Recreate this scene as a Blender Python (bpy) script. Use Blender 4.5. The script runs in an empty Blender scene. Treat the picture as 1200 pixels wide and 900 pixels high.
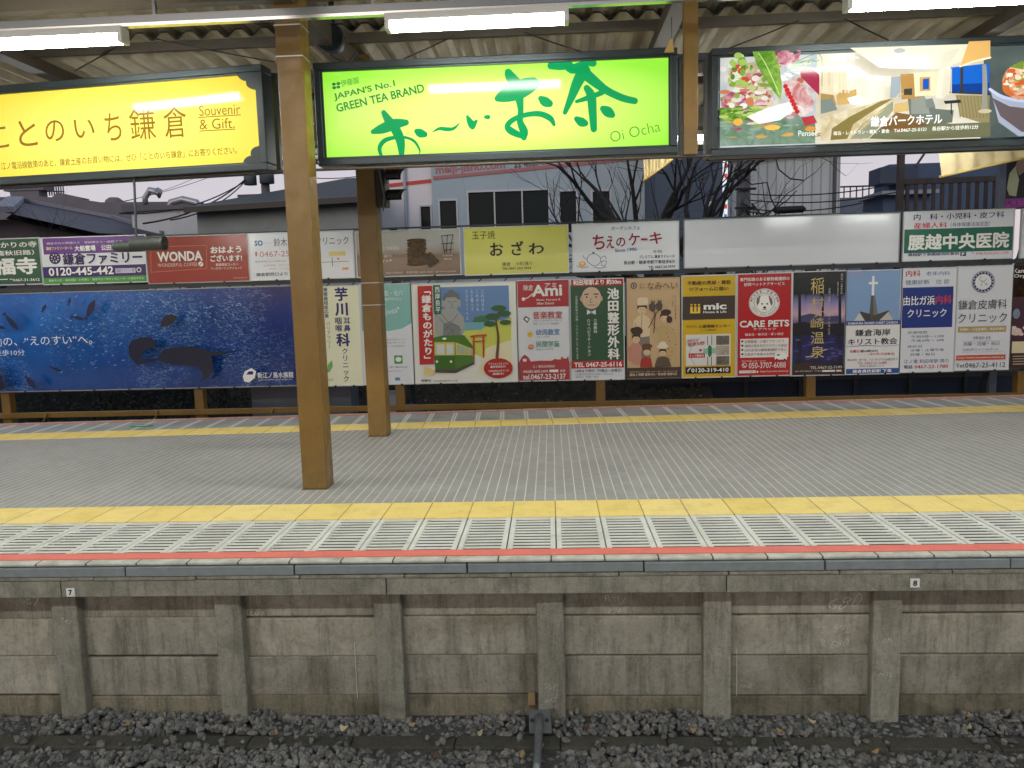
import bpy, bmesh, math, random
from mathutils import Vector, Matrix
random.seed(7)
SC = bpy.context.scene
COL = SC.collection
# ---------------------------------------------------------------- camera, world, exposure
CAM_H = 1.527
FPX = 920.0                      # focal length in photo pixels (photo 1200 x 900)
PITCH, ROLL, YAW = 0.1212, -0.0279, -0.0522
def _basis():
    f = Vector((math.sin(YAW)*math.cos(PITCH), math.cos(YAW)*math.cos(PITCH), -math.sin(PITCH)))
    r = Vector((math.cos(YAW), -math.sin(YAW), 0)); u = r.cross(f)
    return math.cos(ROLL)*r + math.sin(ROLL)*u, -math.sin(ROLL)*r + math.cos(ROLL)*u, f
CA, CB, CC = _basis()
cd = bpy.data.cameras.new('camera'); cam = bpy.data.objects.new('camera', cd); COL.objects.link(cam)
cd.sensor_width = 36; cd.sensor_fit = 'HORIZONTAL'; cd.lens = FPX/1200*36; cd.clip_end = 2000; cd.clip_start = .05
M = Matrix((CA, CB, -CC)).transposed().to_4x4(); M.translation = (0, 0, CAM_H); cam.matrix_world = M
SC.camera = cam
W = bpy.data.worlds.new('World'); SC.world = W; W.use_nodes = True
nt = W.node_tree; bg = nt.nodes['Background']
SUN_EL, SUN_ROT = math.radians(5.0), math.radians(200)
sky = nt.nodes.new('ShaderNodeTexSky'); sky.sky_type = 'NISHITA'; sky.sun_disc = False
sky.sun_elevation = SUN_EL; sky.sun_rotation = SUN_ROT; sky.air_density = 1.0; sky.dust_density = 3.0; sky.ozone_density = 1.5
hs = nt.nodes.new('ShaderNodeMixRGB'); hs.blend_type = 'MIX'; hs.inputs[0].default_value = 0.75
tcw = nt.nodes.new('ShaderNodeTexCoord'); sxw = nt.nodes.new('ShaderNodeSeparateXYZ'); rpw = nt.nodes.new('ShaderNodeValToRGB')
nt.links.new(tcw.outputs['Generated'], sxw.inputs[0]); nt.links.new(sxw.outputs[2], rpw.inputs[0])
e = rpw.color_ramp.elements                            # thin high overcast at dusk: pale rose low down, blue grey overhead
e[0].position = 0.0; e[0].color = (.98, .86, .90, 1); e[1].position = .75; e[1].color = (.34, .46, .62, 1); m_ = e.new(.16); m_.color = (.84, .78, .88, 1)
scw = nt.nodes.new('ShaderNodeVectorMath'); scw.operation = 'SCALE'; scw.inputs['Scale'].default_value = 9.6
nt.links.new(rpw.outputs[0], scw.inputs[0]); nt.links.new(scw.outputs[0], hs.inputs[2])
nt.links.new(sky.outputs[0], hs.inputs[1]); nt.links.new(hs.outputs[0], bg.inputs[0]); bg.inputs[1].default_value = 0.10
sd = bpy.data.lights.new('sun', 'SUN'); sd.energy = 0.6; sd.angle = math.radians(25); sd.color = (1, .85, .75)
so = bpy.data.objects.new('sun', sd); COL.objects.link(so); so.rotation_euler = (math.radians(68), 0, math.radians(-20))
SC.view_settings.view_transform = 'Standard'; SC.view_settings.look = 'None'
SC.view_settings.exposure = 0.0; SC.view_settings.gamma = 1; SC.view_settings.use_curve_mapping = False
SC.cycles.use_denoising = True
SC.cycles.max_bounces = 8; SC.cycles.diffuse_bounces = 4; SC.cycles.glossy_bounces = 3
SC.cycles.sample_clamp_indirect = 6
TUBE = 88.0                      # radiance of the fluorescent diffusers
# ---------------------------------------------------------------- pixel helpers (authoring only: a pixel and a real plane give a point)
def ray(x, y): return CA*((x-600)/FPX) - CB*((y-450)/FPX) + CC
def onY(x, y, Y):
    d = ray(x, y); p = d*(Y/d.y); return Vector((p.x, p.y, p.z + CAM_H))
def onZ(x, y, z):
    d = ray(x, y); p = d*((z-CAM_H)/d.z); return Vector((p.x, p.y, z))
# ---------------------------------------------------------------- materials
def lin(c):
    o = []
    for v in c[:3]:
        v = v/255.0; o.append(v/12.92 if v <= .04045 else ((v+.055)/1.055)**2.4)
    return (*o, 1)
MATS = {}
def mat(name, col, rough=.6, metal=0.0, spec=.5, noise=None, bump=None, coat=0, emit=None, estr=0):
    """col in sRGB 0-255. noise=(scale, amount, detail): value mottling. bump=(scale, strength, distance)"""
    if name in MATS: return MATS[name]
    m = bpy.data.materials.new(name); m.use_nodes = True; MATS[name] = m
    n = m.node_tree.nodes; l = m.node_tree.links; b = n['Principled BSDF']
    c = lin(col)
    b.inputs['Base Color'].default_value = c; b.inputs['Roughness'].default_value = rough
    b.inputs['Metallic'].default_value = metal; b.inputs['Specular IOR Level'].default_value = spec
    b.inputs['Coat Weight'].default_value = coat
    if emit: b.inputs['Emission Color'].default_value = lin(emit); b.inputs['Emission Strength'].default_value = estr
    tc = None
    if noise or bump: tc = n.new('ShaderNodeTexCoord')
    if noise:
        t = n.new('ShaderNodeTexNoise'); t.inputs['Scale'].default_value = noise[0]; t.inputs['Detail'].default_value = noise[2] if len(noise) > 2 else 5
        t.inputs['Roughness'].default_value = .65
        l.new(tc.outputs['Object'], t.inputs['Vector'])
        r = n.new('ShaderNodeMapRange'); r.inputs['From Min'].default_value = .3; r.inputs['From Max'].default_value = .7
        r.inputs['To Min'].default_value = 1-noise[1]; r.inputs['To Max'].default_value = 1+noise[1]
        l.new(t.outputs[0], r.inputs['Value'])
        mx = n.new('ShaderNodeVectorMath'); mx.operation = 'SCALE'; mx.inputs[0].default_value = c[:3]
        l.new(r.outputs[0], mx.inputs['Scale']); l.new(mx.outputs[0], b.inputs['Base Color'])
    if bump:
        t = n.new('ShaderNodeTexNoise'); t.inputs['Scale'].default_value = bump[0]; t.inputs['Detail'].default_value = 6
        l.new(tc.outputs['Object'], t.inputs['Vector'])
        bp = n.new('ShaderNodeBump'); bp.inputs['Strength'].default_value = bump[1]; bp.inputs['Distance'].default_value = bump[2]
        l.new(t.outputs[0], bp.inputs['Height']); l.new(bp.outputs[0], b.inputs['Normal'])
    return m
class NT:
    """small helper to write node graphs"""
    def __init__(s, name):
        s.m = bpy.data.materials.new(name); s.m.use_nodes = True; s.n = s.m.node_tree.nodes; s.l = s.m.node_tree.links
        s.b = s.n['Principled BSDF']; MATS[name] = s.m
    def node(s, t, **k):
        o = s.n.new(t)
        for a, v in k.items(): setattr(o, a, v)
        return o
    def put(s, sock, v):
        if hasattr(v, 'is_linked') or hasattr(v, 'links'): s.l.new(v, sock)
        else: sock.default_value = v
    def math(s, op, a, b=0.0, c=0.0):
        o = s.node('ShaderNodeMath', operation=op)
        s.put(o.inputs[0], a); s.put(o.inputs[1], b)
        if op in ('MULTIPLY_ADD', 'SMOOTH_MIN', 'COMPARE'): s.put(o.inputs[2], c)
        return o.outputs[0]
    def coord(s, kind='Object'):
        t = s.node('ShaderNodeTexCoord'); x = s.node('ShaderNodeSeparateXYZ'); s.l.new(t.outputs[kind], x.inputs[0])
        return t.outputs[kind], x.outputs[0], x.outputs[1], x.outputs[2]
    def noise(s, vec, scale, detail=5, rough=.6, dist=0, sc=None):
        if sc:
            mp = s.node('ShaderNodeMapping'); s.l.new(vec, mp.inputs[0]); mp.inputs['Scale'].default_value = sc; vec = mp.outputs[0]
        t = s.node('ShaderNodeTexNoise'); s.l.new(vec, t.inputs['Vector']); t.inputs['Scale'].default_value = scale
        t.inputs['Detail'].default_value = detail; t.inputs['Roughness'].default_value = rough; t.inputs['Distortion'].default_value = dist
        return t.outputs[0]
    def ramp(s, fac, *stops, interp='LINEAR'):
        r = s.node('ShaderNodeValToRGB'); r.color_ramp.interpolation = interp; e = r.color_ramp.elements
        while len(e) < len(stops): e.new(.5)
        for q, (p, c) in zip(e, stops):
            q.position = p; q.color = lin(c) if isinstance(c, tuple) else (c, c, c, 1)
        s.put(r.inputs[0], fac); return r.outputs[0]
    def mix(s, fac, a, b, mode='MIX'):
        o = s.node('ShaderNodeMixRGB', blend_type=mode); s.put(o.inputs[0], fac)
        for k, v in ((1, a), (2, b)): s.put(o.inputs[k], lin(v) if isinstance(v, tuple) else v)
        return o.outputs[0]
    def bump(s, h, strength=.4, dist=.01):
        b = s.node('ShaderNodeBump'); b.inputs['Strength'].default_value = strength; b.inputs['Distance'].default_value = dist
        s.l.new(h, b.inputs['Height']); s.l.new(b.outputs[0], s.b.inputs['Normal'])
    def rgh(s, v): s.put(s.b.inputs['Roughness'], v)
    def base(s, v): s.put(s.b.inputs['Base Color'], v)
    def emit(s, v, k=1.0): s.put(s.b.inputs['Emission Color'], v); s.put(s.b.inputs['Emission Strength'], k)
# ---------------------------------------------------------------- mesh builder
class MB:
    def __init__(s): s.v = []; s.f = []; s.mi = []; s.ms = []
    def slot(s, m):
        if m not in s.ms: s.ms.append(m)
        return s.ms.index(m)
    def add(s, vs, fs, m):
        o = len(s.v); k = s.slot(m); s.v += [tuple(p) for p in vs]
        for f in fs: s.f.append(tuple(i+o for i in f)); s.mi.append(k)
    def box(s, x0, x1, y0, y1, z0, z1, m):
        s.add([(x0,y0,z0),(x1,y0,z0),(x1,y1,z0),(x0,y1,z0),(x0,y0,z1),(x1,y0,z1),(x1,y1,z1),(x0,y1,z1)],
              [(0,3,2,1),(4,5,6,7),(0,1,5,4),(1,2,6,5),(2,3,7,6),(3,0,4,7)], m)
    def bar(s, a, b, w, h, m):
        """square bar from a to b"""
        a, b = Vector(a), Vector(b); d = (b-a).normalized()
        u = Vector((0,0,1)) if abs(d.z) < .9 else Vector((0,1,0)); r = d.cross(u).normalized(); u = r.cross(d)
        vs = [p + r*i*w/2 + u*j*h/2 for p in (a, b) for i, j in ((-1,-1),(1,-1),(1,1),(-1,1))]
        s.add(vs, [(0,1,2,3),(7,6,5,4),(0,4,5,1),(1,5,6,2),(2,6,7,3),(3,7,4,0)], m)
    def tube(s, pts, rad, m, n=8, cap=True):
        pts = [Vector(p) for p in pts]; R = rad if isinstance(rad, (list, tuple)) else [rad]*len(pts)
        vs = []; fs = []; pr = None
        for i, p in enumerate(pts):
            d = (pts[min(i+1, len(pts)-1)] - pts[max(i-1, 0)]).normalized()
            u = Vector((0,0,1)) if abs(d.z) < .95 else Vector((1,0,0))
            if pr is None: r = d.cross(u).normalized()
            else: r = (pr - d*pr.dot(d)).normalized()
            pr = r; q = d.cross(r)
            for k in range(n):
                a = 2*math.pi*k/n; vs.append(p + (r*math.cos(a) + q*math.sin(a))*R[i])
        for i in range(len(pts)-1):
            for k in range(n): fs.append((i*n+k, i*n+(k+1) % n, (i+1)*n+(k+1) % n, (i+1)*n+k))
        if cap: fs.append(tuple(range(n-1, -1, -1))); fs.append(tuple((len(pts)-1)*n+k for k in range(n)))
        s.add(vs, fs, m)
    def prismY(s, poly, y0, y1, m):
        """polygon in x,z extruded from y0 (front) to y1"""
        n = len(poly); A = sum(poly[i][0]*poly[(i+1) % n][1]-poly[(i+1) % n][0]*poly[i][1] for i in range(n))
        if A < 0: poly = poly[::-1]
        vs = [(x, y0, z) for x, z in poly] + [(x, y1, z) for x, z in poly]
        s.add(vs, [tuple(range(n)), tuple(range(2*n-1, n-1, -1))] + [(i, n+i, n+(i+1) % n, (i+1) % n) for i in range(n)], m)
    def lathe(s, prof, m, origin=(0,0,0), axis='Z', n=20):
        vs = []; fs = []
        for r, h in prof:
            for k in range(n):
                a = 2*math.pi*k/n; c, q = r*math.cos(a), r*math.sin(a)
                p = (c, q, h) if axis == 'Z' else ((h, c, q) if axis == 'X' else (q, h, c))
                vs.append((p[0]+origin[0], p[1]+origin[1], p[2]+origin[2]))
        for i in range(len(prof)-1):
            for k in range(n): fs.append((i*n+k, i*n+(k+1) % n, (i+1)*n+(k+1) % n, (i+1)*n+k))
        s.add(vs, fs, m)
    def build(s, name, parent=None, smooth=False, bevel=0, loc=None):
        me = bpy.data.meshes.new(name); me.from_pydata(s.v, [], s.f)
        for m in s.ms: me.materials.append(m)
        me.polygons.foreach_set('material_index', s.mi)
        if smooth: me.polygons.foreach_set('use_smooth', [True]*len(me.polygons))
        me.update()
        o = bpy.data.objects.new(name, me); COL.objects.link(o)
        if parent: o.parent = parent
        if loc: o.location = loc
        if bevel:
            b = o.modifiers.new('bevel', 'BEVEL'); b.width = bevel; b.segments = 2; b.limit_method = 'ANGLE'
        return o
def tag(o, label=None, cat=None, group=None, kind=None):
    if label: o['label'] = label
    if cat: o['category'] = cat
    if group: o['group'] = group
    if kind: o['kind'] = kind
    return o
def empty(name, loc, label, cat, group=None, rz=0):
    o = bpy.data.objects.new(name, None); COL.objects.link(o); o.location = loc; o.rotation_euler = (0,0,rz); o.empty_display_size = .1
    return tag(o, label, cat, group)
# ---------------------------------------------------------------- lettering
_TX = {}
def glyphs(body, w=0.0, res=2):
    """flat mesh of a text: (verts, faces, bbox), built with Blender's own font"""
    k = (body, w, res)
    if k in _TX: return _TX[k]
    c = bpy.data.curves.new('lettering', 'FONT'); c.body = body; c.size = 1; c.offset = w if all(ord(ch) < 256 for ch in body) else 0.0; c.resolution_u = res
    o = bpy.data.objects.new('lettering', c); COL.objects.link(o)
    bpy.context.view_layer.update()
    me = bpy.data.meshes.new_from_object(o.evaluated_get(bpy.context.evaluated_depsgraph_get()))
    vs = [(v.co.x, v.co.y) for v in me.vertices]; fs = [tuple(p.vertices) for p in me.polygons]
    bpy.data.objects.remove(o); bpy.data.curves.remove(c); bpy.data.meshes.remove(me)
    if vs:
        bb = (min(v[0] for v in vs), min(v[1] for v in vs), max(v[0] for v in vs), max(v[1] for v in vs))
    else: bb = (0, 0, 1, 1)
    if w > 0 and any(ord(ch) > 255 for ch in body):        # bold for dense characters: the outline repeated a hair apart
        n0 = len(vs); V0 = list(vs); F0 = list(fs); d = w*.8; vs = []; fs = []
        for k, (dx, dy) in enumerate(((-d,0),(d,0),(0,d*.8),(0,-d*.8))):
            vs += [(x+dx, y+dy, k) for x, y in V0]; fs += [tuple(i+k*n0 for i in f) for f in F0]
        bb = (bb[0]-d, bb[1]-d*.8, bb[2]+d, bb[3]+d*.8)
    _TX[k] = (vs, fs, bb); return _TX[k]
PRINT = {}
def ink(c, e=0):
    """printed colour; e > 0 on a backlit face"""
    k = (tuple(c), e)
    if k not in PRINT:
        m = bpy.data.materials.new('print'); m.use_nodes = True; b = m.node_tree.nodes['Principled BSDF']
        b.inputs['Base Color'].default_value = lin(c); b.inputs['Roughness'].default_value = .22
        if e:
            b.inputs['Emission Color'].default_value = lin(c); b.inputs['Emission Strength'].default_value = e
            b.inputs['Roughness'].default_value = .10; b.inputs['Specular IOR Level'].default_value = .15; b.inputs['Base Color'].default_value = tuple(.25*v for v in lin(c)[:3]) + (1,)
        PRINT[k] = m
    return PRINT[k]
class Board:
    """a flat board on a vertical plane. Art is authored in the pixels of a close-up of the photo and
    carried to the board's own plane, so every mark lies on the board at its real size."""
    def __init__(s, xl, xr, yt, yb, Y, yaw=0, x0=None, emit=0, pxwide=None):
        s.emit = emit; s.yaw = yaw; s.Y = Y
        s.cx = x0 if x0 is not None else None
        s.o = Vector((x0 or 0, Y, 0)); s.n = Vector((-math.sin(yaw), math.cos(yaw), 0)); s.tx = Vector((math.cos(yaw), math.sin(yaw), 0))
        s.ox = s.oy = 0; s.k = 1
        cx, cy = (xl+xr)/2, (yt+yb)/2
        a = s._pl(xl, cy); b = s._pl(xr, cy); c = s._pl(cx, yt); d = s._pl(cx, yb)
        s.x0, s.x1, s.z1, s.z0 = a[0], b[0], c[1], d[1]
        s.art = MB(); s.txt = MB(); s.layer = 0
    def _pl(s, px, py):
        d = ray(px, py); cpos = Vector((0,0,CAM_H)); t = (s.o-cpos).dot(s.n)/d.dot(s.n); p = cpos + d*t
        return ((p-s.o).dot(s.tx), p.z)
    def crop(s, ox, oy, k): s.ox, s.oy, s.k = ox, oy, k; return s
    def pt(s, x, y): return s._pl(s.ox + x/s.k, s.oy + y/s.k)
    def _sc(s, x, y):
        a = s.pt(x, y); b = s.pt(x+1, y); return math.hypot(b[0]-a[0], b[1]-a[1])
    def _y(s, step=True):
        if step: s.layer += 1
        return -.0015 - .0003*s.layer
    def clip(s, p): return (min(max(p[0], s.x0), s.x1), min(max(p[1], s.z0), s.z1))
    def poly(s, c, pts, raw=False, m=None):
        q = pts if raw else [s.clip(s.pt(*p)) for p in pts]
        n = len(q); A = sum(q[i][0]*q[(i+1) % n][1]-q[(i+1) % n][0]*q[i][1] for i in range(n))
        if A < 0: q = q[::-1]
        y = s._y(); s.art.add([(x, y, z) for x, z in q], [tuple(range(n))], m or ink(c, s.emit)); return s
    def r(s, c, x0, y0, x1, y1, m=None):
        cx, cz = s.pt((x0+x1)/2, (y0+y1)/2); k = s._sc((x0+x1)/2, (y0+y1)/2); w, h = abs(x1-x0)*k/2, abs(y1-y0)*k/2
        return s.poly(c, [s.clip(p) for p in ((cx-w,cz-h),(cx+w,cz-h),(cx+w,cz+h),(cx-w,cz+h))], raw=True, m=m)
    def e(s, c, x, y, rx, ry, n=24, m=None):
        cx, cz = s.pt(x, y); k = s._sc(x, y)
        return s.poly(c, [s.clip((cx+rx*k*math.cos(6.2832*i/n), cz+ry*k*math.sin(6.2832*i/n))) for i in range(n)], raw=True, m=m)
    def st(s, c, pts, w=None, txt=False):
        """brush stroke: points (x, y, width)"""
        P = [(*s.pt(p[0], p[1]), (p[2] if len(p) > 2 else w)*s._sc(p[0], p[1])/2) for p in pts]
        Q = []                                     # smooth with Catmull-Rom
        for i in range(len(P)-1):
            a, b, c2, d = P[max(i-1,0)], P[i], P[i+1], P[min(i+2,len(P)-1)]
            for j in range(4):
                t = j/4; Q.append(tuple(.5*((2*b[k])+(-a[k]+c2[k])*t+(2*a[k]-5*b[k]+4*c2[k]-d[k])*t*t+(-a[k]+3*b[k]-3*c2[k]+d[k])*t**3) for k in range(3)))
        Q.append(P[-1]); s.layer += 1
        for i in range(len(Q)-1):
            (x0,z0,a),(x1,z1,b) = Q[i], Q[i+1]; L = math.hypot(x1-x0, z1-z0) or 1e-6; nx, nz = -(z1-z0)/L, (x1-x0)/L
            y = s._y(False) - 1e-5*i
            q = [(x0-nx*a,y,z0-nz*a),(x1-nx*b,y,z1-nz*b),(x1+nx*b,y,z1+nz*b),(x0+nx*a,y,z0+nz*a)]
            s.art.add([(min(max(u,s.x0),s.x1),y2,min(max(v,s.z0),s.z1)) for u,y2,v in q], [(0,1,2,3)], ink(c, s.emit))
        for i, (x, z, a) in enumerate(Q):
            if a*2 < .004: continue
            y = s._y(False) - 1e-5*(len(Q)+i)
            s.art.add([(min(max(x+a*math.cos(6.2832*k/10),s.x0),s.x1), y, min(max(z+a*math.sin(6.2832*k/10),s.z0),s.z1)) for k in range(10)], [tuple(range(10))], ink(c, s.emit))
        return s
    def _txt(s, c, body, w, cx, cz, W, H, ang=0, bbox=None, rot=0, res=2):
        vs, fs, bb = glyphs(body, w, res); 
        if not vs: return
        bb = bbox or bb
        sx, sz = W/max(bb[2]-bb[0], 1e-5), H/max(bb[3]-bb[1], 1e-5); mx, my = (bb[0]+bb[2])/2, (bb[1]+bb[3])/2
        ca, sa = math.cos(ang), math.sin(ang); out = []
        for q in vs:
            x, y = q[0]-mx, q[1]-my
            if rot: x, y = y, -x
            u, v = x*sx, y*sz; out.append((cx+u*ca-v*sa, -.00012*q[2] if len(q) > 2 else 0, cz+u*sa+v*ca))
        s.txt.add(out, fs, ink(c, s.emit))
    def t(s, c, body, x0, y0, x1, y1, w=.0, res=2):
        """text filling a box level with the board"""
        cx, cz = s.pt((x0+x1)/2, (y0+y1)/2); k = s._sc((x0+x1)/2, (y0+y1)/2)
        s._txt(c, body, w, cx, cz, abs(x1-x0)*k, abs(y1-y0)*k, res=res); return s
    def tb(s, c, body, xl, yl, xr, yr, h, w=.0, res=3):
        """text on a sloping base line"""
        a = s.pt(xl, yl); b = s.pt(xr, yr); k = s._sc(xl, yl); ang = math.atan2(b[1]-a[1], b[0]-a[0]); L = math.hypot(b[0]-a[0], b[1]-a[1])
        H = h*k; s._txt(c, body, w, (a[0]+b[0])/2 - math.sin(ang)*H/2, (a[1]+b[1])/2 + math.cos(ang)*H/2, L, H, ang, res=res); return s
    def tv(s, c, body, x, y0, y1, size=None, w=.0, res=2):
        """vertical text centred on x from y0 to y1; size = glyph width in px"""
        a = s.pt(x, y0); b = s.pt(x, y1); k = s._sc(x, (y0+y1)/2); n = len(body); step = (a[1]-b[1])/n
        W = (size*k if size else step); 
        for i, ch in enumerate(body):
            if ch in ' \u3000': continue
            cz = a[1] - step*(i+.5); sq = ch in 'ー〜「」()（）…'
            s._txt(c, ch, w, a[0], cz, W, step*.96, bbox=(0, -.12, 1, .88), rot=sq, res=res)
        return s
    def finish(s, name, label, cat, group, facem, framem=None, fw=.012, depth=.03, panelname='panel', clips=True):
        z0, z1, x0, x1 = s.z0, s.z1, s.x0, s.x1; mx = (x0+x1)/2
        base = s.o + s.tx*mx
        root = empty(name, (base.x, base.y, z0), label, cat, group, rz=s.yaw)
        sh = lambda b, dy=0: [(x-mx, y+dy, z-z0) for x, y, z in b]
        p = MB(); p.box(x0-mx, x1-mx, 0, depth, 0, z1-z0, facem); p.build(panelname, root)
        if framem:
            f = MB(); a, b, c, d = x0-mx, x1-mx, 0, z1-z0
            f.box(a-fw, b+fw, -.008, depth+.004, d-.001, d+fw, framem); f.box(a-fw, b+fw, -.008, depth+.004, c-fw, c+.001, framem)
            f.box(a-fw, a+.001, -.008, depth+.004, c+.0012, d-.0012, framem); f.box(b-.001, b+fw, -.008, depth+.004, c+.0012, d-.0012, framem)
            f.build('frame', root)
        if clips:
            n = max(2, int((x1-x0)/.5))
            for i in range(n):
                x = x0-mx+(x1-x0)*(i+.5)/n; c = MB(); c.box(x-.014, x+.014, -.0125, .02, -fw-.016, -fw+.014, M_BLACK); c.build('clip', root)
        if s.art.v: s.art.v = sh(s.art.v); s.art.build('artwork', root)
        if s.txt.v: s.txt.v = sh(s.txt.v, -.0015-.0003*s.layer-.0006); s.txt.build('lettering', root)
        return root
# ================================================================ materials of the setting
def concrete(name, c1, c2, stain=(60,56,40), scale=1.0, stain_amt=.6, rand=True, tintamt=.12):
    N = NT(name); v, x, y, z = N.coord()
    oi = N.node('ShaderNodeObjectInfo')
    off = N.node('ShaderNodeVectorMath', operation='ADD'); N.l.new(v, off.inputs[0])
    cmb = N.node('ShaderNodeCombineXYZ')
    for i in range(3): N.l.new(N.math('MULTIPLY', oi.outputs['Random'], 37.0+11*i), cmb.inputs[i])
    N.l.new(cmb.outputs[0], off.inputs[1]); vv = off.outputs[0]
    a = N.noise(vv, 4.2*scale, 10, .78, .5); b = N.noise(vv, 38*scale, 6, .7); s = N.noise(vv, 1.6*scale, 6, .62, .8); d = N.noise(vv, 5.0*scale, 7, .75, .2, sc=(2.2,2.2,.22))
    c = N.mix(N.ramp(a, (.38, 0.0), (.62, 1.0)), c1, c2)
    c = N.mix(N.math('MULTIPLY', N.ramp(s, (.50, 0.0), (.66, 1.0)), stain_amt), c, stain)
    c = N.mix(N.math('MULTIPLY', N.ramp(d, (.48, 0.0), (.66, 1.0)), .7*stain_amt+.1), c, (58,54,46))
    c = N.mix(N.ramp(b, (.25, .45), (.5, 0.0)), c, (40,38,33)); c = N.mix(N.ramp(N.noise(vv, 90*scale, 3, .7), (.55, 0.0), (.75, .35)), c, (196,190,174))
    t = N.math('MULTIPLY_ADD', oi.outputs['Random'], tintamt*2, 1-tintamt)
    sc = N.node('ShaderNodeVectorMath', operation='SCALE'); N.l.new(c, sc.inputs[0]); N.l.new(t, sc.inputs['Scale'])
    N.base(sc.outputs[0]); N.rgh(.88); N.bump(N.math('ADD', N.math('MULTIPLY', b, .5), a), .5, .008)
    return N.m
M_WALL = concrete('weathered_concrete', (168,163,149), (142,138,125), (112,106,88), 1.0, .7, tintamt=.16)
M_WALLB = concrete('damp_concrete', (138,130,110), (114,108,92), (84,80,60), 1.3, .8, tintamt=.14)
M_POST = concrete('post_concrete', (152,149,136), (128,125,113), (100,99,85), 1.6, .6)
M_COPE = concrete('coping_concrete', (148,146,132), (122,120,108), (86,84,74), 1.8, .5, tintamt=.06)
M_STEEL = mat('fender_grey', (122,130,132), .5, noise=(14,.16,6), bump=(60,.1,.002))
N = NT('ochre_paint'); v, x, y, z = N.coord()
c = N.mix(N.ramp(N.noise(v, 2.4, 7, .65), (.38, 0.0), (.64, 1.0)), (128,98,42), (114,86,38)); c = N.mix(N.ramp(N.noise(v, 6, 8, .75, 0, sc=(1.4,1.4,.25)), (.55, 0.0), (.75, .45)), c, (88,68,36))
lowz = N.ramp(z, (.0, 1.0), (.35, 0.0)); c = N.mix(N.math('MULTIPLY', lowz, N.ramp(N.noise(v, 9, 6, .7), (.45, .1), (.62, .7))), c, (90,78,56))
ch = N.ramp(N.noise(v, 26, 5, .6), (.70, 0.0), (.715, 1.0)); c = N.mix(N.math('MULTIPLY', ch, .8), c, (66,54,44)); c = N.mix(N.ramp(N.noise(v, 40, 3, .6, 0, sc=(1,1,.2)), (.73, 0.0), (.75, .6)), c, (176,150,96))
N.base(c); N.rgh(N.ramp(N.noise(v, 8, 5), (.35, .30), (.65, .50))); N.bump(N.noise(v, 50, 4), .08, .002); M_BROWN = N.m
M_BROWN2 = mat('dull_brown_paint', (80,71,60), .5, noise=(5,.12,6))
M_DARKST = mat('dark_steel', (62,68,70), .45, .3, noise=(8,.15,5))
M_FRAME = mat('sign_box_frame', (50,58,60), .35, .5, noise=(3,.08,4))
M_ALU = mat('aluminium_trim', (190,194,196), .35, .6)
M_WHITE = mat('white_enamel', (214,216,212), .4)
M_BLACK = mat('black_plastic', (22,24,25), .45)
M_DUCT = mat('grey_conduit', (128,134,138), .3, .55)
M_GALV = mat('galvanised', (120,124,126), .45, .5, noise=(20,.2,5))
M_WIRE = mat('cable_black', (26,27,28), .6)
# paving blocks: long pale joints running to the back, thin dark cross joints
N = NT('paving_blocks'); v, x, y, z = N.coord()
px = N.math('DIVIDE', x, .0742); ix = N.math('FLOOR', px); fx = N.math('SUBTRACT', px, ix)
wob = N.math('MULTIPLY_ADD', N.noise(v, 14, 3), .10, -.05)
ex = N.math('ABSOLUTE', N.math('SUBTRACT', N.math('ADD', fx, wob), .5))
py = N.math('ADD', N.math('DIVIDE', y, .150), N.math('MULTIPLY', N.math('MODULO', N.math('ABSOLUTE', ix), 2.0), .5)); iy = N.math('FLOOR', py)
ey = N.math('ABSOLUTE', N.math('SUBTRACT', N.math('SUBTRACT', py, iy), .5))
wn = N.node('ShaderNodeTexWhiteNoise', noise_dimensions='2D'); cb = N.node('ShaderNodeCombineXYZ'); N.l.new(ix, cb.inputs[0]); N.l.new(iy, cb.inputs[1]); N.l.new(cb.outputs[0], wn.inputs['Vector'])
c = N.mix(N.math('MULTIPLY', wn.outputs['Value'], .5), (158,156,150), (178,175,168))
big = N.noise(v, .75, 6, .6, .5); c = N.mix(N.ramp(big, (.42, 0.0), (.64, .42)), c, (138,135,129))  # broad mottling: stains plus soft column shading put into the colour
c = N.mix(N.ramp(N.noise(v, 7, 6, .7), (.55, 0.0), (.75, .35)), c, (122,119,113))
fine = N.noise(v, 120, 4, .7); c = N.mix(N.ramp(fine, (.3, .25), (.6, 0.0)), c, (80,76,74))
jx = N.ramp(ex, (.437, 0.0), (.462, 1.0)); jy = N.ramp(ey, (.470, 0.0), (.487, 1.0))
c = N.mix(N.math('MULTIPLY', jy, N.ramp(N.noise(v, 1.3, 4), (.42, .08), (.62, .5))), c, (70,66,64))
lime = N.ramp(N.noise(v, 2.2, 5, .6), (.34, .6), (.5, 1.0))
c = N.mix(N.math('MULTIPLY', jx, lime), c, (212,209,198))
gum = N.node('ShaderNodeTexVoronoi'); gum.inputs['Scale'].default_value = 2.1; N.l.new(v, gum.inputs['Vector']); c = N.mix(N.ramp(gum.outputs['Distance'], (.03, .5), (.045, 0.0)), c, (92,88,86))
N.base(c); N.rgh(.56); N.bump(N.math('SUBTRACT', N.math('MULTIPLY', fine, .3), N.math('MAXIMUM', jx, jy)), .25, .003); M_PAVE = N.m
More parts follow.
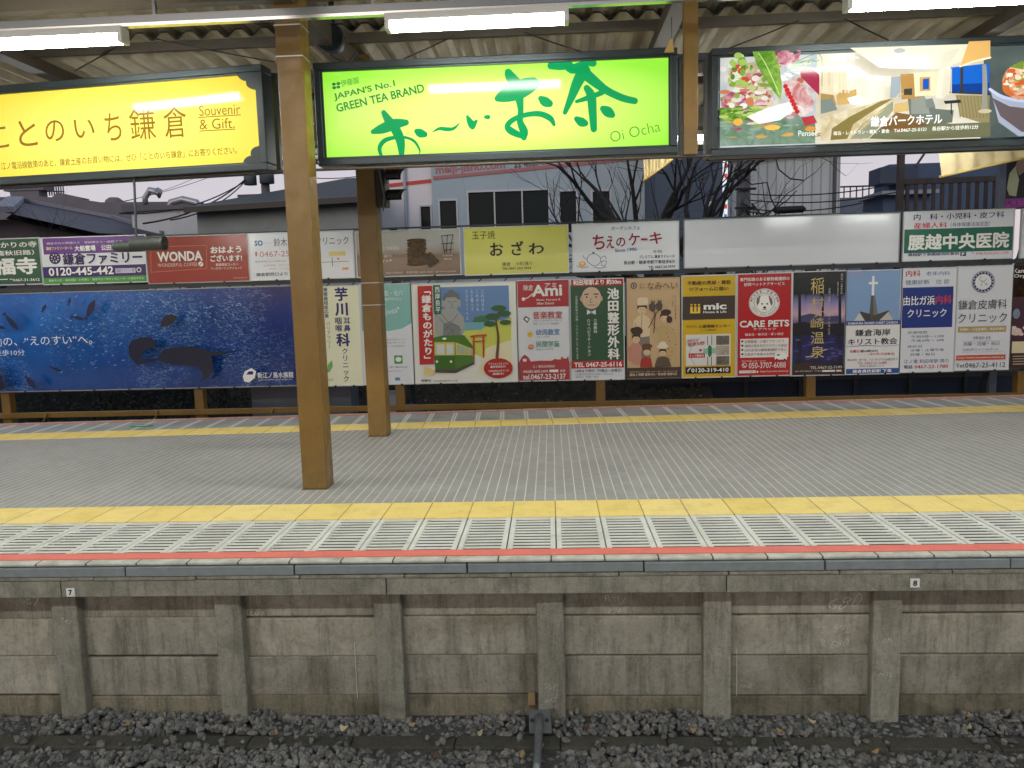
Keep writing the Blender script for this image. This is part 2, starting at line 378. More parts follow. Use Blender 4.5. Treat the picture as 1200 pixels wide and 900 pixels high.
# tactile yellow tiles
def tactile(name, joints=.295, off=.0):
    N = NT(name); v, x, y, z = N.coord()
    px = N.math('DIVIDE', N.math('ADD', x, off), joints); fx = N.math('FRACT', px); ex = N.math('ABSOLUTE', N.math('SUBTRACT', fx, .5))
    bx = N.math('SUBTRACT', N.math('FRACT', N.math('DIVIDE', N.math('ADD', x, off), .0590)), .5); by = N.math('SUBTRACT', N.math('FRACT', N.math('DIVIDE', y, .066)), .5)
    rr = N.math('ADD', N.math('MULTIPLY', bx, bx), N.math('MULTIPLY', by, by)); dots = N.ramp(rr, (.05, 1.0), (.11, 0.0))
    ip = N.math('FLOOR', px); wn = N.node('ShaderNodeTexWhiteNoise', noise_dimensions='1D'); N.l.new(ip, wn.inputs['W'])
    c = N.mix(wn.outputs['Value'], (240,212,116), (247,222,138))
    c = N.mix(N.ramp(N.noise(v, 5, 7, .7), (.48, 0.0), (.72, .5)), c, (206,172,88))
    c = N.mix(N.math('MULTIPLY', dots, .22), c, (250,216,110))
    j = N.ramp(ex, (.484, 0.0), (.493, 1.0)); c = N.mix(N.math('MULTIPLY', j, .75), c, (96,82,44))
    c = N.mix(N.ramp(N.noise(v, 70, 4, .7), (.28, .3), (.42, 0.0)), c, (130,104,50))
    N.base(c); N.rgh(.55); N.bump(N.math('SUBTRACT', dots, N.math('MULTIPLY', j, 2.0)), .5, .003); return N.m
M_TACT = tactile('tactile_yellow', .295, .0)
N = NT('grating_resin'); v, x, y, z = N.coord()
c = N.mix(N.ramp(N.noise(v, 3, 6, .65), (.4, 0.0), (.62, 1.0)), (218,217,208), (202,201,191))
c = N.mix(N.ramp(N.noise(v, 9, 6, .7, .4), (.56, 0.0), (.74, .5)), c, (120,120,112)); c = N.mix(N.ramp(N.noise(v, 90, 4, .7), (.3, .3), (.45, 0.0)), c, (130,130,122))
N.base(c); N.rgh(.6); M_GRATE = N.m
N = NT('edge_stone'); v, x, y, z = N.coord()
fx = N.math('FRACT', N.math('DIVIDE', N.math('ADD', x, .03), .302)); ex = N.math('ABSOLUTE', N.math('SUBTRACT', fx, .5))
c = N.mix(N.ramp(N.noise(v, 6, 7, .7), (.4, 0.0), (.68, 1.0)), (196,196,184), (142,142,130))
c = N.mix(N.ramp(ex, (.478, 0.0), (.492, 1.0)), c, (44,42,38)); N.base(c); N.rgh(.7); M_EDGE = N.m
N = NT('red_line'); v, x, y, z = N.coord()
c = N.mix(N.ramp(N.noise(v, 7, 7, .7), (.45, 0.0), (.72, .8)), (226,116,100), (200,104,90)); c = N.mix(N.ramp(N.noise(v, 60, 4, .7), (.28, .5), (.4, 0.0)), c, (120,70,60)); N.base(c); N.rgh(.6); M_RED = N.m
M_DARKGAP = mat('slot_shade', (30,28,26), .9)  # near-black puts the shade of slots and recesses into the colour
N = NT('rear_grating'); v, x, y, z = N.coord()
px_ = N.math('FRACT', N.math('DIVIDE', x, .29)); ex = N.math('ABSOLUTE', N.math('SUBTRACT', px_, .5))
c = N.mix(N.ramp(N.noise(v, 3, 6, .65), (.4, 0.0), (.62, 1.0)), (168,170,170), (146,148,149))
ln = N.math('MULTIPLY', N.ramp(ex, (.40, 0.0), (.425, 1.0)), N.ramp(ex, (.475, 1.0), (.487, 0.0)))
fy = N.math('ABSOLUTE', N.math('SUBTRACT', N.math('FRACT', N.math('DIVIDE', y, .055)), .5))
c = N.mix(N.math('MULTIPLY', N.ramp(fy, (.3, 0.0), (.36, .5)), N.ramp(ex, (.39, 1.0), (.4, 0.0))), c, (100,100,100))
c = N.mix(ln, c, (214,214,206)); N.base(c); N.rgh(.6); M_RGRATE = N.m
# ================================================================ ground
N = NT('dark_earth'); v, x, y, z = N.coord()
c = N.mix(N.ramp(N.noise(v, 1.5, 8, .7), (.4, 0.0), (.65, 1.0)), (52,50,48), (70,68,64)); N.base(c); N.rgh(.95); N.bump(N.noise(v, 30, 6, .7), .6, .02); M_EARTH = N.m
G = MB(); nx, ny = 2, 2
G.add([(-700,-250,-1.10),(700,-250,-1.10),(700,1100,-1.10),(-700,1100,-1.10)], [(0,1,2,3)], M_EARTH); tag(G.build('ground'), kind='structure')
# platform body with its surface sheets
YE = 4.26
def yf(x): return 8.68 + .055*x
XL, XR = -13.0, 13.0
P = MB()
P.add([(XL,YE+.33,-.03),(XR,YE+.33,-.03),(XR,yf(XR)+1.22,-.03),(XL,yf(XL)+1.22,-.03),(XL,YE+.34,-1.1),(XR,YE+.34,-1.1),(XR,yf(XR)+1.2,-1.1),(XL,yf(XL)+1.2,-1.1)],
      [(0,1,2,3),(0,4,5,1),(2,6,7,3),(1,5,6,2),(3,7,4,0)], M_COPE)
tag(P.build('platform'), kind='structure')
P = MB(); P.add([(XL,5.511,0),(XR,5.511,0),(XR,yf(XR)-.001,0),(XL,yf(XL)-.001,0)], [(0,1,2,3)], M_PAVE); P.add([(XL,5.511,0),(XR,5.511,0),(XR,5.511,-.029),(XL,5.511,-.029)], [(0,3,2,1)], M_PAVE)
tag(P.build('platform_paving'), kind='structure')
P = MB(); P.box(XL, XR, 5.115, 5.509, -.029, .004, M_TACT); tag(P.build('tactile_strip'), kind='structure')
# slotted edge gratings: every slot is a real gap over a dark tray
g = MB(); T = .295; n0 = int(XL/T); n1 = int(XR/T); ya, yb = 4.472, 5.113
g.box(XL, XR, ya, yb, -.029, -.024, M_DARKGAP)
for i in range(n0, n1):
    x0 = i*T+.004; x1 = (i+1)*T-.004; zr = .001 + random.uniform(-.0008, .0008)
    g.box(x0, x0+.030, ya, yb, -.022, zr, M_GRATE); g.box(x1-.030, x1, ya, yb, -.022, zr, M_GRATE)
    ns = 11; p = (yb-ya-.02)/ns
    for k in range(ns+1):
        w = .034
        if k == 0: g.box(x0+.0305, x1-.0305, yb-.014, yb, zr-.0022, zr-.0006, M_GRATE); continue
        yc = ya + .010 + p*k - p/2
        g.box(x0+.0305, x1-.0305, yc-w/2, min(yc+w/2, yb), zr-.0022, zr-.0006, M_GRATE)
tag(g.build('edge_grating'), kind='structure')
P = MB(); P.box(XL, XR, 4.368, 4.470, -.029, .003, M_RED); tag(P.build('red_edge_line'), kind='structure')
P = MB(); P.box(XL, XR, YE+.06, YE+.4, -.06, -.0185, M_DARKGAP); tag(P.build('platform_slab'), kind='structure')
P = MB(); P.box(XL, XR, YE+.038, 4.366, -.017, 0, M_EDGE); tag(P.build('platform_edge', bevel=.006), kind='structure')
# rear strips follow the slightly skewed rear edge
rz = math.atan(.055); R0 = Vector((0, yf(0), 0))
def rear(name, a, b, z, m):
    P = MB(); P.box(-14, 14, a, b, -.03, z, m); o = P.build(name); o.location = R0; o.rotation_euler = (0,0,rz); return tag(o, kind='structure')
rear('rear_tactile_strip', .0, .40, .0045, M_TACT); rear('rear_edge_grating', .401, 1.06, .0015, M_RGRATE); rear('rear_red_line', 1.061, 1.13, .004, M_RED); rear('rear_platform_edge', 1.131, 1.22, .001, M_EDGE)
# ================================================================ retaining wall under the platform edge
FY, PYF, PAN = 4.365, 4.42, 4.485
wall = empty('retaining_wall', (0, PAN, -1.1), 'grey concrete retaining wall of stacked planks below the platform edge', 'wall')
posts_px = [-112, 81, 271, 457, 646, 841, 1039, 1240]
FY, PYF, PAN = 4.365, 4.42, 4.485
loc = lambda b: b
PX = [onY(p, 780, PYF).x for p in posts_px]
zl = lambda y: onY(640, y, PAN).z
lv = [zl(690), zl(721.5), zl(768), zl(815), -1.1]
for i in range(len(PX)-1):
    for k in range(4):
        b = MB(); x0, x1 = PX[i]+.06, PX[i+1]-.06
        jit = random.uniform(-.006, .006); d = random.uniform(0, .008)
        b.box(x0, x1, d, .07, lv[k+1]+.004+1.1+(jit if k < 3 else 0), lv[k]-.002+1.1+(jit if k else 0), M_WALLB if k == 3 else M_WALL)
        o = b.build('wall_plank', wall, bevel=.008); o.location.y = 0
    b = MB(); b.box(PX[i]+.055, PX[i+1]-.055, .07, .09, .0, lv[0]+1.1, M_DARKGAP); b.build('wall_backing', wall)
for i, x in enumerate(PX):
    b = MB(); w = .082; zt = -.205
    b.prismY([(x-w,-1.1),(x+w,-1.1),(x+w,zt),(x-w,zt)], PYF, PYF+.14, M_POST)
    o = b.build('concrete_post', bevel=.012)
    nm = ['at the far left edge', 'beneath the plate marked 7', 'second to the right of plate 7', 'third to the right of plate 7', 'behind the cable bracket', 'left of the post beneath plate 8', 'below and left of the plate marked 8', 'at the far right edge'][i]
    tag(o, 'weathered concrete post of the platform wall ' + nm, 'post', 'concrete posts of the platform wall')
cop = empty('platform_coping', (0, FY, -.2), 'concrete beam and grey steel fender strip along the platform edge', 'coping')
def seg(name, y0, y1, z0, z1, L, off, m, gap=.004, bev=.004):
    x = -9+off
    while x < 9:
        b = MB(); j = random.uniform(-.004, .004); b.box(x+gap, x+L-gap, y0-FY, y1-FY, z0+.2+random.uniform(-.002,.002), z1+.2, m); o = b.build(name, cop, bevel=bev); o.location.y = j; x += L
seg('fender_strip', YE+.028, YE+.09, -.077, -.0225, 1.0, .49, M_STEEL)
seg('slab', FY-.080, FY+.25, -.1015, -.0815, .61, .2, M_COPE, .003)
seg('beam', FY-.072, FY+.2, -.2045, -.1045, 1.93, .3, M_COPE, .003)
b = MB(); b.box(-9, 9, YE+.075-FY, FY+.3-FY, .09, .175, M_DARKGAP); b.build('recess_shade', cop)  # solid dark box standing in for the shaded gap between the strips
for px_, py_, ch, lb in ((83, 694, '7', 'small white plate with a black 7 on the concrete beam'), (1072, 683, '8', 'small white plate with a black 8 on the concrete beam')):
    c = onY(px_, py_, FY-.073); k = .0255
    r = empty('number_plate', (c.x, FY-.073, c.z-k), lb, 'number plate', 'position plates on the platform wall')
    b = MB(); b.box(-k, k, -.004, 0, 0, 2*k, M_WHITE); b.build('plate', r)
    vs, fs, bb = glyphs(ch, .03, 4); b = MB(); sx = .022/(bb[2]-bb[0]); sz = .032/(bb[3]-bb[1])
    b.add([((q[0]-(bb[0]+bb[2])/2)*sx, -.005, k+(q[1]-(bb[1]+bb[3])/2)*sz) for q in vs], fs, ink((12,12,12))); b.build('digit', r)
# chalk marks scratched on the wall
CH = mat('chalk', (206,203,192), .9)
def chalk(s, px, py, h, Y=PAN-.001):
    c = onY(px, py, Y); k = h*Y/FPX; vs, fs, bb = glyphs(s, -.028, 2); sc = k/(bb[3]-bb[1]); b = MB()
    ph = px*.37+py; b.add([(c.x+(q[0]-bb[0]+.10*math.sin(q[1]*4.3+q[0]*1.9+ph)+.16*q[1])*sc, Y, c.z+(q[1]-bb[1]+.13*math.sin(q[0]*2.7+ph)+.05*math.sin(q[0]*8+q[1]*5))*sc*.95) for q in vs], fs, CH); o = b.build('chalk_mark', wall); o.location = (0,-PAN,1.1)
for a in (('862',639,823,6,PYF-.002),('RYU',708,706,9),('1748',714,719,7),('680',972,712,16),('E  992',962,741,9),('B E80',962,758,9),('687',22,709,12),('681',293,723,8),('745',71,730,7,PYF-.002),('551',637,808,7,PYF-.002),('3992',867,806,5),('RR',1034,753,6,PYF-.002),('N32',1030,793,6,PYF-.002),('|||',298,708,10)): chalk(*a)
b = MB()
for px_, y0, y1 in ((415.5,753,818),(863.5,760,815)):
    p0, p1 = onY(px_, y0, PAN), onY(px_, y1, PAN); b.box(p0.x-.0015, p0.x+.0015, -.0035, -.001, p1.z+1.1, p0.z+1.1, CH)
b.build('chalk_line', wall)
# ================================================================ ballast
def rocks(name, n, x0, x1, y0, y1, zf, smin, smax, mats, seed=1):
    rnd = random.Random(seed); t = (1+5**.5)/2
    ico = [Vector(p).normalized() for p in ((-1,t,0),(1,t,0),(-1,-t,0),(1,-t,0),(0,-1,t),(0,1,t),(0,-1,-t),(0,1,-t),(t,0,-1),(t,0,1),(-t,0,-1),(-t,0,1))]
    fc = [(0,11,5),(0,5,1),(0,1,7),(0,7,10),(0,10,11),(1,5,9),(5,11,4),(11,10,2),(10,7,6),(7,1,8),(3,9,4),(3,4,2),(3,2,6),(3,6,8),(3,8,9),(4,9,5),(2,4,11),(6,2,10),(8,6,7),(9,8,1)]
    b = MB()
    for i in range(n):
        s = rnd.uniform(smin, smax)*(1.35 if rnd.random() < .12 else 1); x, y = rnd.uniform(x0, x1), rnd.uniform(y0, y1); z = zf(x, y)
        if z is None: continue
        e = Matrix.Rotation(rnd.uniform(0, 6.28), 3, Vector((rnd.uniform(-1,1), rnd.uniform(-1,1), rnd.uniform(-1,1))).normalized())
        sc = (rnd.uniform(.8,1.3), rnd.uniform(.6,1.0), rnd.uniform(.5,.85))
        vs = []
        for q in ico:
            q = q*rnd.uniform(.78, 1.15); q = e @ Vector((q.x*sc[0], q.y*sc[1], q.z*sc[2])); vs.append((x+q.x*s, y+q.y*s, z+q.z*s))
        b.add(vs, fc, mats[rnd.randrange(len(mats))])
    o = b.build(name); return o
RM = [mat('gravel_%d' % i, c, .85, noise=(60,.3,4)) for i, c in enumerate(((96,96,94),(114,113,110),(80,80,80),(122,119,112),(102,98,90)))]
ZB = -1.045
TR = onZ(640, 862, -1.03).y, onZ(640, 876, -1.03).y
BX = onY(632, 840, 4.36).x
def zb(x, y):
    if TR[1]-.012 < y < TR[0]+.012: return None if random.random() > .05 else ZB+.03
    if abs(x-BX) < .085 and y > 4.08: return None
    return ZB + .018*math.sin(x*2.3+y*3) + .014*math.sin(x*7.1-y*5) + random.uniform(-.012, .018)
M_BAL = mat('ballast_bed', (66,65,63), .95, noise=(30,.35,6), bump=(25,.8,.03))
b = MB(); b.box(-13, 13, -.2, 4.62, -1.095, ZB-.008, M_BAL); tag(b.build('track_bed'), kind='structure')
o = rocks('ballast', 13500, -3.7, 3.4, 3.45, 4.475, zb, .014, .027, RM); tag(o, kind='stuff')
# mossy concrete trough lid between the stones
M_TROUGH = concrete('mossy_concrete', (74,70,60), (60,60,48), (46,50,34), 2.0, .7)
tr = empty('cable_trough', (0, TR[1], ZB), 'low mossy concrete cable trough running through the ballast', 'cable trough'); x = -4.2
while x < 4.2:
    b = MB(); j = random.uniform(-.006,.006); b.box(x+.003, x+.597, j, TR[0]-TR[1]+j, -.05, .014+random.uniform(-.004,.004), M_TROUGH); b.build('lid', tr, bevel=.008); x += .6
# grey bracket with pipe at the foot of the post
c = onY(632, 840, 4.36); br = empty('cable_bracket', (c.x, 4.36, ZB), 'grey metal cable bracket with a pipe at the foot of a wall post', 'bracket')
b = MB(); w0, w1 = -.062, .068; zt = onY(632, 835, 4.36).z-ZB; zm = onY(632, 862, 4.2).z-ZB
b.add([(w0,.03,zt),(w1,.03,zt),(w1+.006,-.13,zm),(w0+.006,-.13,zm),(w0,.05,zt-.012),(w1,.05,zt-.012),(w1+.006,-.12,zm-.02),(w0+.006,-.12,zm-.02)], [(3,2,1,0),(4,5,6,7),(0,1,5,4),(1,2,6,5),(2,3,7,6),(3,0,4,7)], M_GALV)
b.build('plate', br, bevel=.004)
b = MB(); b.tube([(.0,-.02,zt-.01),(.0,-.10,zm+.035),(.0,-.16,zm+.03),(-.005,-.34,.03),(-.012,-.6,.02)], [.022,.024,.024,.022,.022], M_GALV, 12); b.build('pipe', br, smooth=True)
b = MB(); b.box(.072, .088, .0, .05, -.0, zt, mat('rusty_clip', (98,86,70), .8)); b.build('clip', br)
for q in (-.04, .045): b = MB(); b.lathe([(.0,.0),(.009,.0),(.009,.012),(0,.012)], M_DARKST, (q,-.055,(zt+zm)/2+.004), n=8); b.build('bolt', br)
c = onY(623, 819, PAN-.02); b = MB(); b.box(-.022, .022, -.012, .012, -.038, .038, mat('tan_plate', (140,118,84), .7)); o = b.build('junction_plate', bevel=.003); o.location = (c.x, PAN-.016, c.z); tag(o, 'small tan plate on the wall beside the cable bracket', 'plate')
# fallen leaves on the stones
LM = [mat('leaf_yellow', (156,130,84), .8), mat('leaf_brown', (98,68,50), .8), mat('leaf_pale', (178,164,130), .8)]
leaves = [(148,849,0,'pale leaf on the stones below the second wall post'),(324,858,0,'yellow leaf at the edge of the trough left of centre'),(403,852,2,'pale leaf beside the third wall post'),(483,849,0,'small tan leaf just right of the third wall post'),(562,858,2,'pale leaf near the trough left of the bracket'),(612,884,0,'round yellow leaf on the front stones by the pipe'),(513,885,1,'reddish brown leaf in the front stones'),(688,851,1,'dark brown leaf right of the cable bracket'),(812,855,0,'tan leaf at the foot of the fifth post'),(914,856,0,'curled yellow leaf between the right hand posts'),(952,845,2,'broad pale leaf near the right post'),(1025,880,0,'yellow leaf on the front stones at right'),(1134,838,0,'yellow leaf by the wall at far right'),(1136,852,2,'pale leaf on stones at far right'),(735,883,1,'small brown leaf on the front stones right of the pipe')]
for i, (a, b_, k, lb) in enumerate(leaves):
    p = onZ(a, b_, ZB+.035); rnd = random.Random(i); s = rnd.uniform(.017,.028); ang = rnd.uniform(0,6.28); b = MB(); n = 10; top = []; 
    for j in range(n):
        t = 6.2832*j/n; r = s*(1+.18*math.cos(3*t)); u, v_ = r*math.cos(t), r*.55*math.sin(t)
        top.append((u*math.cos(ang)-v_*math.sin(ang), u*math.sin(ang)+v_*math.cos(ang), .012*math.cos(2*t)+.006*math.sin(t)))
    b.add(top+[(0,0,.006)], [(j,(j+1) % n,n) for j in range(n)], LM[k]); b.add([(q[0],q[1],q[2]-.001) for q in top]+[(0,0,.005)], [((j+1) % n,j,n) for j in range(n)], LM[k])
    o = b.build('fallen_leaf'); o.location = (p.x, p.y, p.z); o.rotation_euler = (rnd.uniform(-.1,.5), 0, 0); tag(o, lb, 'leaf', 'fallen leaves on the ballast')
# ================================================================ columns
def column(px0, px1, pyb, Y, w, d, label, bands):
    x0, x1 = onY(px0, pyb, Y).x, onY(px1, pyb, Y).x
    r = empty('canopy_column', ((x0+x1)/2, Y, 0), label, 'column', 'ochre columns of the platform canopy'); h = (x1-x0)/2
    b = MB(); b.box(-h, h, 0, d, 0, 3.9, M_BROWN); b.build('shaft', r, bevel=.012)
    for z in bands:
        b = MB(); b.box(-h-.003, h+.003, -.003, d+.003, z, z+.008, M_ALU); b.build('strap', r)
    b = MB(); b.box(-h-.004, h+.004, -.004, d+.004, 0, .004, mat('column_foot', (92,80,58), .8)); b.build('foot', r)
    return r
z1 = onY(345, 66, 5.94).z
column(354.5, 383.5, 573, 5.94, .2, .2, 'thick ochre steel column nearest the viewer, standing between the yellow and green signs', [z1, z1+.22])
column(432, 454, 511.7, 8.15, .2, .2, 'ochre steel column standing further back, under the left half of the green sign', [onY(432,332,8.15).z, onY(432,358,8.15).z])
# ================================================================ canopy
can = empty('platform_canopy', (0, 7.5, 3.6), 'corrugated station canopy on brown steel beams above the platform', 'canopy')
def lc(b): b.v = [(x, y-7.5, z-3.6) for x, y, z in b.v]; return b
N = NT('corrugated_sheet'); v, x, y, z = N.coord()
c = N.mix(N.ramp(N.noise(v, 1.1, 6, .65), (.38, 0.0), (.64, 1.0)), (196,184,156), (160,150,128)); c = N.mix(N.ramp(N.noise(v, 4, 7, .7, .5, sc=(3,.4,1)), (.5, 0.0), (.75, .6)), c, (112,102,84)); N.base(c); N.rgh(.6); M_CORR = N.m
def corr(x0, x1, ya, za, yb, zb_, name, p=.235, h=.065):
    b = MB(); xs = []; x = x0; i = 0
    while x < x1:
        for q, zz in ((0,0),(.14,0),(.44,1),(.70,1)): xs.append((x+q*p, zz*h))
        x += p
    n = len(xs); t = .004
    vs = [(x, ya, za+q) for x, q in xs] + [(x, yb, zb_+q) for x, q in xs]
    b.add(vs, [(i, n+i, n+i+1, i+1) for i in range(n-1)], M_CORR)
    vs2 = [(x, ya, za+q+.016) for x, q in xs] + [(x, yb, zb_+q+.016) for x, q in xs]
    b.add(vs2, [(i, i+1, n+i+1, n+i) for i in range(n-1)], M_CORR); b.add(vs[:n]+vs2[:n], [(i, i+1, n+i+1, n+i) for i in range(n-1)], M_BLACK)
    lc(b).build(name, can)
corr(-14, 14, 7.45, 3.90, 11.2, 3.84, 'corrugated_sheet'); corr(-14, 14, 4.2, 4.16, 9.2, 3.97, 'corrugated_sheet')
for Y, z, hh in ((7.43,3.80,.085),(9.3,3.76,.08),(5.0,4.1,.08)):
    b = MB(); b.box(-14, 14, Y, Y+.05, z, z+hh, M_BROWN2); lc(b).build('purlin', can)
b = MB(); b.box(-14, 14, 6.02, 6.12, 3.70, 3.95, M_BROWN2); lc(b).build('longitudinal_beam', can)
b = MB(); b.box(-14, 14, 8.2, 8.3, 3.6, 3.76, M_BROWN2); lc(b).build('longitudinal_beam', can)
for x in (-7.8, -4.9, -1.89, 1.08, 4.1, 7.1):
    b = MB(); b.box(x-.075, x+.075, 4.3, 11.1, 3.63 if abs(x+1.89) < .1 else 3.72, 3.83, M_BROWN2); lc(b).build('rafter', can)
b = MB(); b.box(-14, 14, 10.9, 11.0, 3.30, 3.82, M_BROWN2); lc(b).build('rear_fascia', can)
b = MB(); b.tube([(-14,10.3,3.36),(14,10.3,3.36)], .035, M_WHITE, 10); b.tube([(-14,10.1,3.25),(14,10.1,3.25)], .025, M_WHITE, 10); lc(b).build('pipe', can, smooth=True)
b = MB(); b.box(-14, 14, 4.1, 4.2, 3.95, 4.3, M_BROWN2); lc(b).build('front_fascia', can)
# conduit carrying the lamps
cdt = empty('lamp_conduit', (0, 5.55, 3.40), 'grey metal conduit running along under the canopy with the tube lamps on it', 'conduit')
b = MB(); b.box(-14, 14, -.03, .03, .012, .058, M_DUCT); b.build('channel', cdt)
b = MB(); b.box(-14, 14, -.026, .026, -.010, .0115, mat('bright_steel', (196,198,196), .22, .9)); b.build('lower_lip', cdt)
for i in range(-8, 9): b = MB(); b.box(i*1.52+.35, i*1.52+.37, -.012, .012, .0585, .30, M_DUCT); b.build('hanger', cdt)
TUBER = mat('lamp_diffuser_rear', (240,240,240), .4, emit=(250,253,246), estr=33)  # rear row dimmed to balance the light on the boards
TUBEN = mat('lamp_diffuser_bright', (240,240,240), .4, emit=(250,253,246), estr=78)
TUBEM = mat('lamp_diffuser', (240,240,240), .4, emit=(250,253,246), estr=TUBE)
def lamp(x, Y, z, label, group, w=.055, m=None):
    r = empty('tube_lamp', (x, Y, z), label, 'lamp', group); L = .62
    b = MB(); b.box(-L, L, -w, w, .0, .05, M_WHITE); b.build('housing', r, bevel=.004)
    b = MB(); b.box(-L+.035, L-.035, -w+.005, w-.005, -.052, -.0005, m or TUBEM); b.build('diffuser', r, bevel=.012)
    for s in (-1, 1):
        b = MB(); x0, x1 = (s*L, s*(L-.034)) if s < 0 else (s*(L-.034), s*L); b.box(x0, x1, -w, w, -.056, -.0006, M_WHITE); b.build('end_cap', r, bevel=.004)
    return r
GL = 'fluorescent lamps under the canopy'
for i, x in enumerate((-9.6, -6.56, -3.52, -.46, 2.60, 5.65)):
    lb = {2:'white fluorescent lamp above the yellow sign', 3:'white fluorescent lamp above the green sign', 4:'white fluorescent lamp above the hotel sign at right'}.get(i, 'fluorescent lamp beyond the picture on the front conduit')
    lamp(x, 5.55, 3.34, lb, GL)
LR = onY(331, 180, 9.75)
for i, x in enumerate((LR.x-6.26, LR.x-3.44, LR.x-.62, LR.x+2.2, LR.x+5.02, LR.x+7.84)):
    lb = 'rear fluorescent lamp seen in the gap left of the thick column' if i == 2 else 'rear fluorescent lamp hidden behind the lit signs'
    lamp(x, 9.75, LR.z+.03, lb, 'fluorescent lamps of the rear canopy row', m=TUBER)
b = MB(); b.box(-14, 14, 9.72, 9.78, LR.z+.085, LR.z+.13, M_DUCT); tag(b.build('rear_conduit'), 'grey conduit carrying the rear row of lamps behind the signs', 'conduit')
# viewer's own platform, unseen: canopy added to block the sky, lamps light the wall
near = empty('unseen_canopy', (0, -1.5, 3.6), "canopy over the viewer's own platform with a row of lamps", 'canopy')
b = MB(); b.box(-14, 14, -2.8, 2.4, .22, .28, M_CORR); b.build('roof', near)
b = MB(); b.box(-14, 14, 1.7, 1.8, -.05, .2, M_BROWN2); b.build('beam', near)
b = MB(); b.box(-14, 14, -6, .55, -1.09, -.02, M_COPE); tag(b.build('opposite_platform'), kind='structure')
for i, x in enumerate((-8.4, -6.3, -4.2, -2.1, 0, 2.1, 4.2, 6.3, 8.4)): lamp(x, .3, 3.2, "fluorescent lamp over the viewer's own platform", 'fluorescent lamps over the opposite platform', m=TUBEN)  # unseen row, set denser than the visible one to brighten the wall
# ================================================================ lit sign boxes under the canopy
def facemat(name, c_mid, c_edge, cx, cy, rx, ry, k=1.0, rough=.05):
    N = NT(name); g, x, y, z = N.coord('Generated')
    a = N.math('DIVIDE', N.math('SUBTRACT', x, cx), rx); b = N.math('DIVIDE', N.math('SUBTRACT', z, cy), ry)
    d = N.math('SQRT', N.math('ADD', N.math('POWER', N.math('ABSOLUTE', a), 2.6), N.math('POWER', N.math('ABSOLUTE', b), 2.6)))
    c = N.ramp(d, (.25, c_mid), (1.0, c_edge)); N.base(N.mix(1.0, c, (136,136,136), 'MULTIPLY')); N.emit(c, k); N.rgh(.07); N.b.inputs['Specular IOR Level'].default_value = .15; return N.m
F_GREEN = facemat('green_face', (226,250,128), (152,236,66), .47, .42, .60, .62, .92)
F_YELLOW = facemat('yellow_face', (255,240,112), (250,214,42), .62, .45, .62, .75, .86)  # brighter middle from the tubes inside is put into the face colour
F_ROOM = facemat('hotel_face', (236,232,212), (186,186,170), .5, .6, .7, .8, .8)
LS = 'lit sign boxes hanging under the canopy'
def lightbox(B, name, label, face, ornaments=None, fw=.055):
    root = B.finish(name, label, 'lit sign', LS, face, None, panelname='lit_face', clips=False)
    w = (B.x1-B.x0)/2; h = B.z1-B.z0; f = MB(); d0, d1 = -.035, .13
    f.box(-w-fw, w+fw, d0, d1, h, h+fw, M_FRAME); f.box(-w-fw, w+fw, d0, d1, -fw, 0, M_FRAME)
    f.box(-w-fw, -w, d0, d1, .0005, h-.0005, M_FRAME); f.box(w, w+fw, d0, d1, .0005, h-.0005, M_FRAME)
    f.box(-w-fw+.004, w+fw-.004, .2, .25, -fw+.004, h+fw-.004, M_FRAME)
    f.build('frame', root, bevel=.006)
    t = MB(); e = .012
    for s in (0, 1):
        zz = h-e if s else 0
        t.box(-w, w, -.022, -.004, zz, zz+e, M_FRAME)
    for s in (-1, 1): t.box(s*w-(e if s > 0 else 0), s*w+(e if s < 0 else 0), -.022, -.004, e, h-e, M_FRAME)
    t.build('inner_trim', root)
    return root, w, h
# --- green tea sign
B = Board(378.5, 785, 74.5, 179.5, 6.4, emit=.9).crop(350, 0, 2.6667)
GR = (16,150,84)
for s in ([(232,412,14),(262,402,30),(300,388,32),(336,383,18)], [(266,352,16),(280,375,26),(303,405,30),(318,440,28),(322,484,16)],
          [(258,486,10),(253,462,13),(268,440,14),(300,430,11),(335,430,8),(362,442,8),(378,468,6),(378,482,2)],
          [(368,410,14),(380,416,26),(394,420,18)], [(420,412,3),(440,402,9),(462,404,12),(484,402,9),(502,386,3)],
          [(527,364,8),(534,378,18),(542,392,22),(545,402,6)], [(545,390,20),(556,378,8)], [(584,366,10),(592,366,14)],
          [(622,308,20),(650,296,46),(690,280,58),(728,264,44),(738,262,30)], [(655,226,22),(662,240,32),(684,268,38)],
          [(690,310,26),(694,345,18),(692,380,20),(704,410,26),(704,430,18)],
          [(704,428,14),(668,412,22),(652,396,18),(668,376,16),(706,360,15),(752,356,17),(786,370,18),(798,390,10)],
          [(756,308,16),(770,318,30),(784,324,22)],
          [(788,206,22),(815,202,34),(845,204,26)], [(836,208,20),(858,216,30),(880,206,24),(890,198,18)], [(905,198,16),(920,198,22)],
          [(892,222,40),(872,256,34),(852,305,24),(832,352,14)], [(888,224,34),(918,250,32),(960,282,24),(1010,306,22),(1050,316,20)],
          [(868,318,10),(905,306,16),(948,290,16)], [(900,276,20),(914,300,28),(918,345,26),(922,404,20)], [(868,372,16),(884,382,28),(896,386,18)], [(950,340,18),(966,350,32),(980,360,18)]):
    B.st(GR, s)
for dx, dy in ((-7,-4),(7,-6),(-6,7),(7,5)): B.e((20,120,60), 118+dx, 268+dy, 6, 4.5)
B.tb((60,150,70), '伊藤園', 135, 273, 190, 261, 19, .0)
B.tb((24,128,52), "JAPAN'S No.1", 114, 318, 304, 275, 24, .018); B.tb((24,128,52), 'GREEN TEA BRAND', 122, 352, 395, 288, 25, .018)
B.tb((44,140,50), 'Oi Ocha', 977, 446, 1131, 410, 32, -.018)
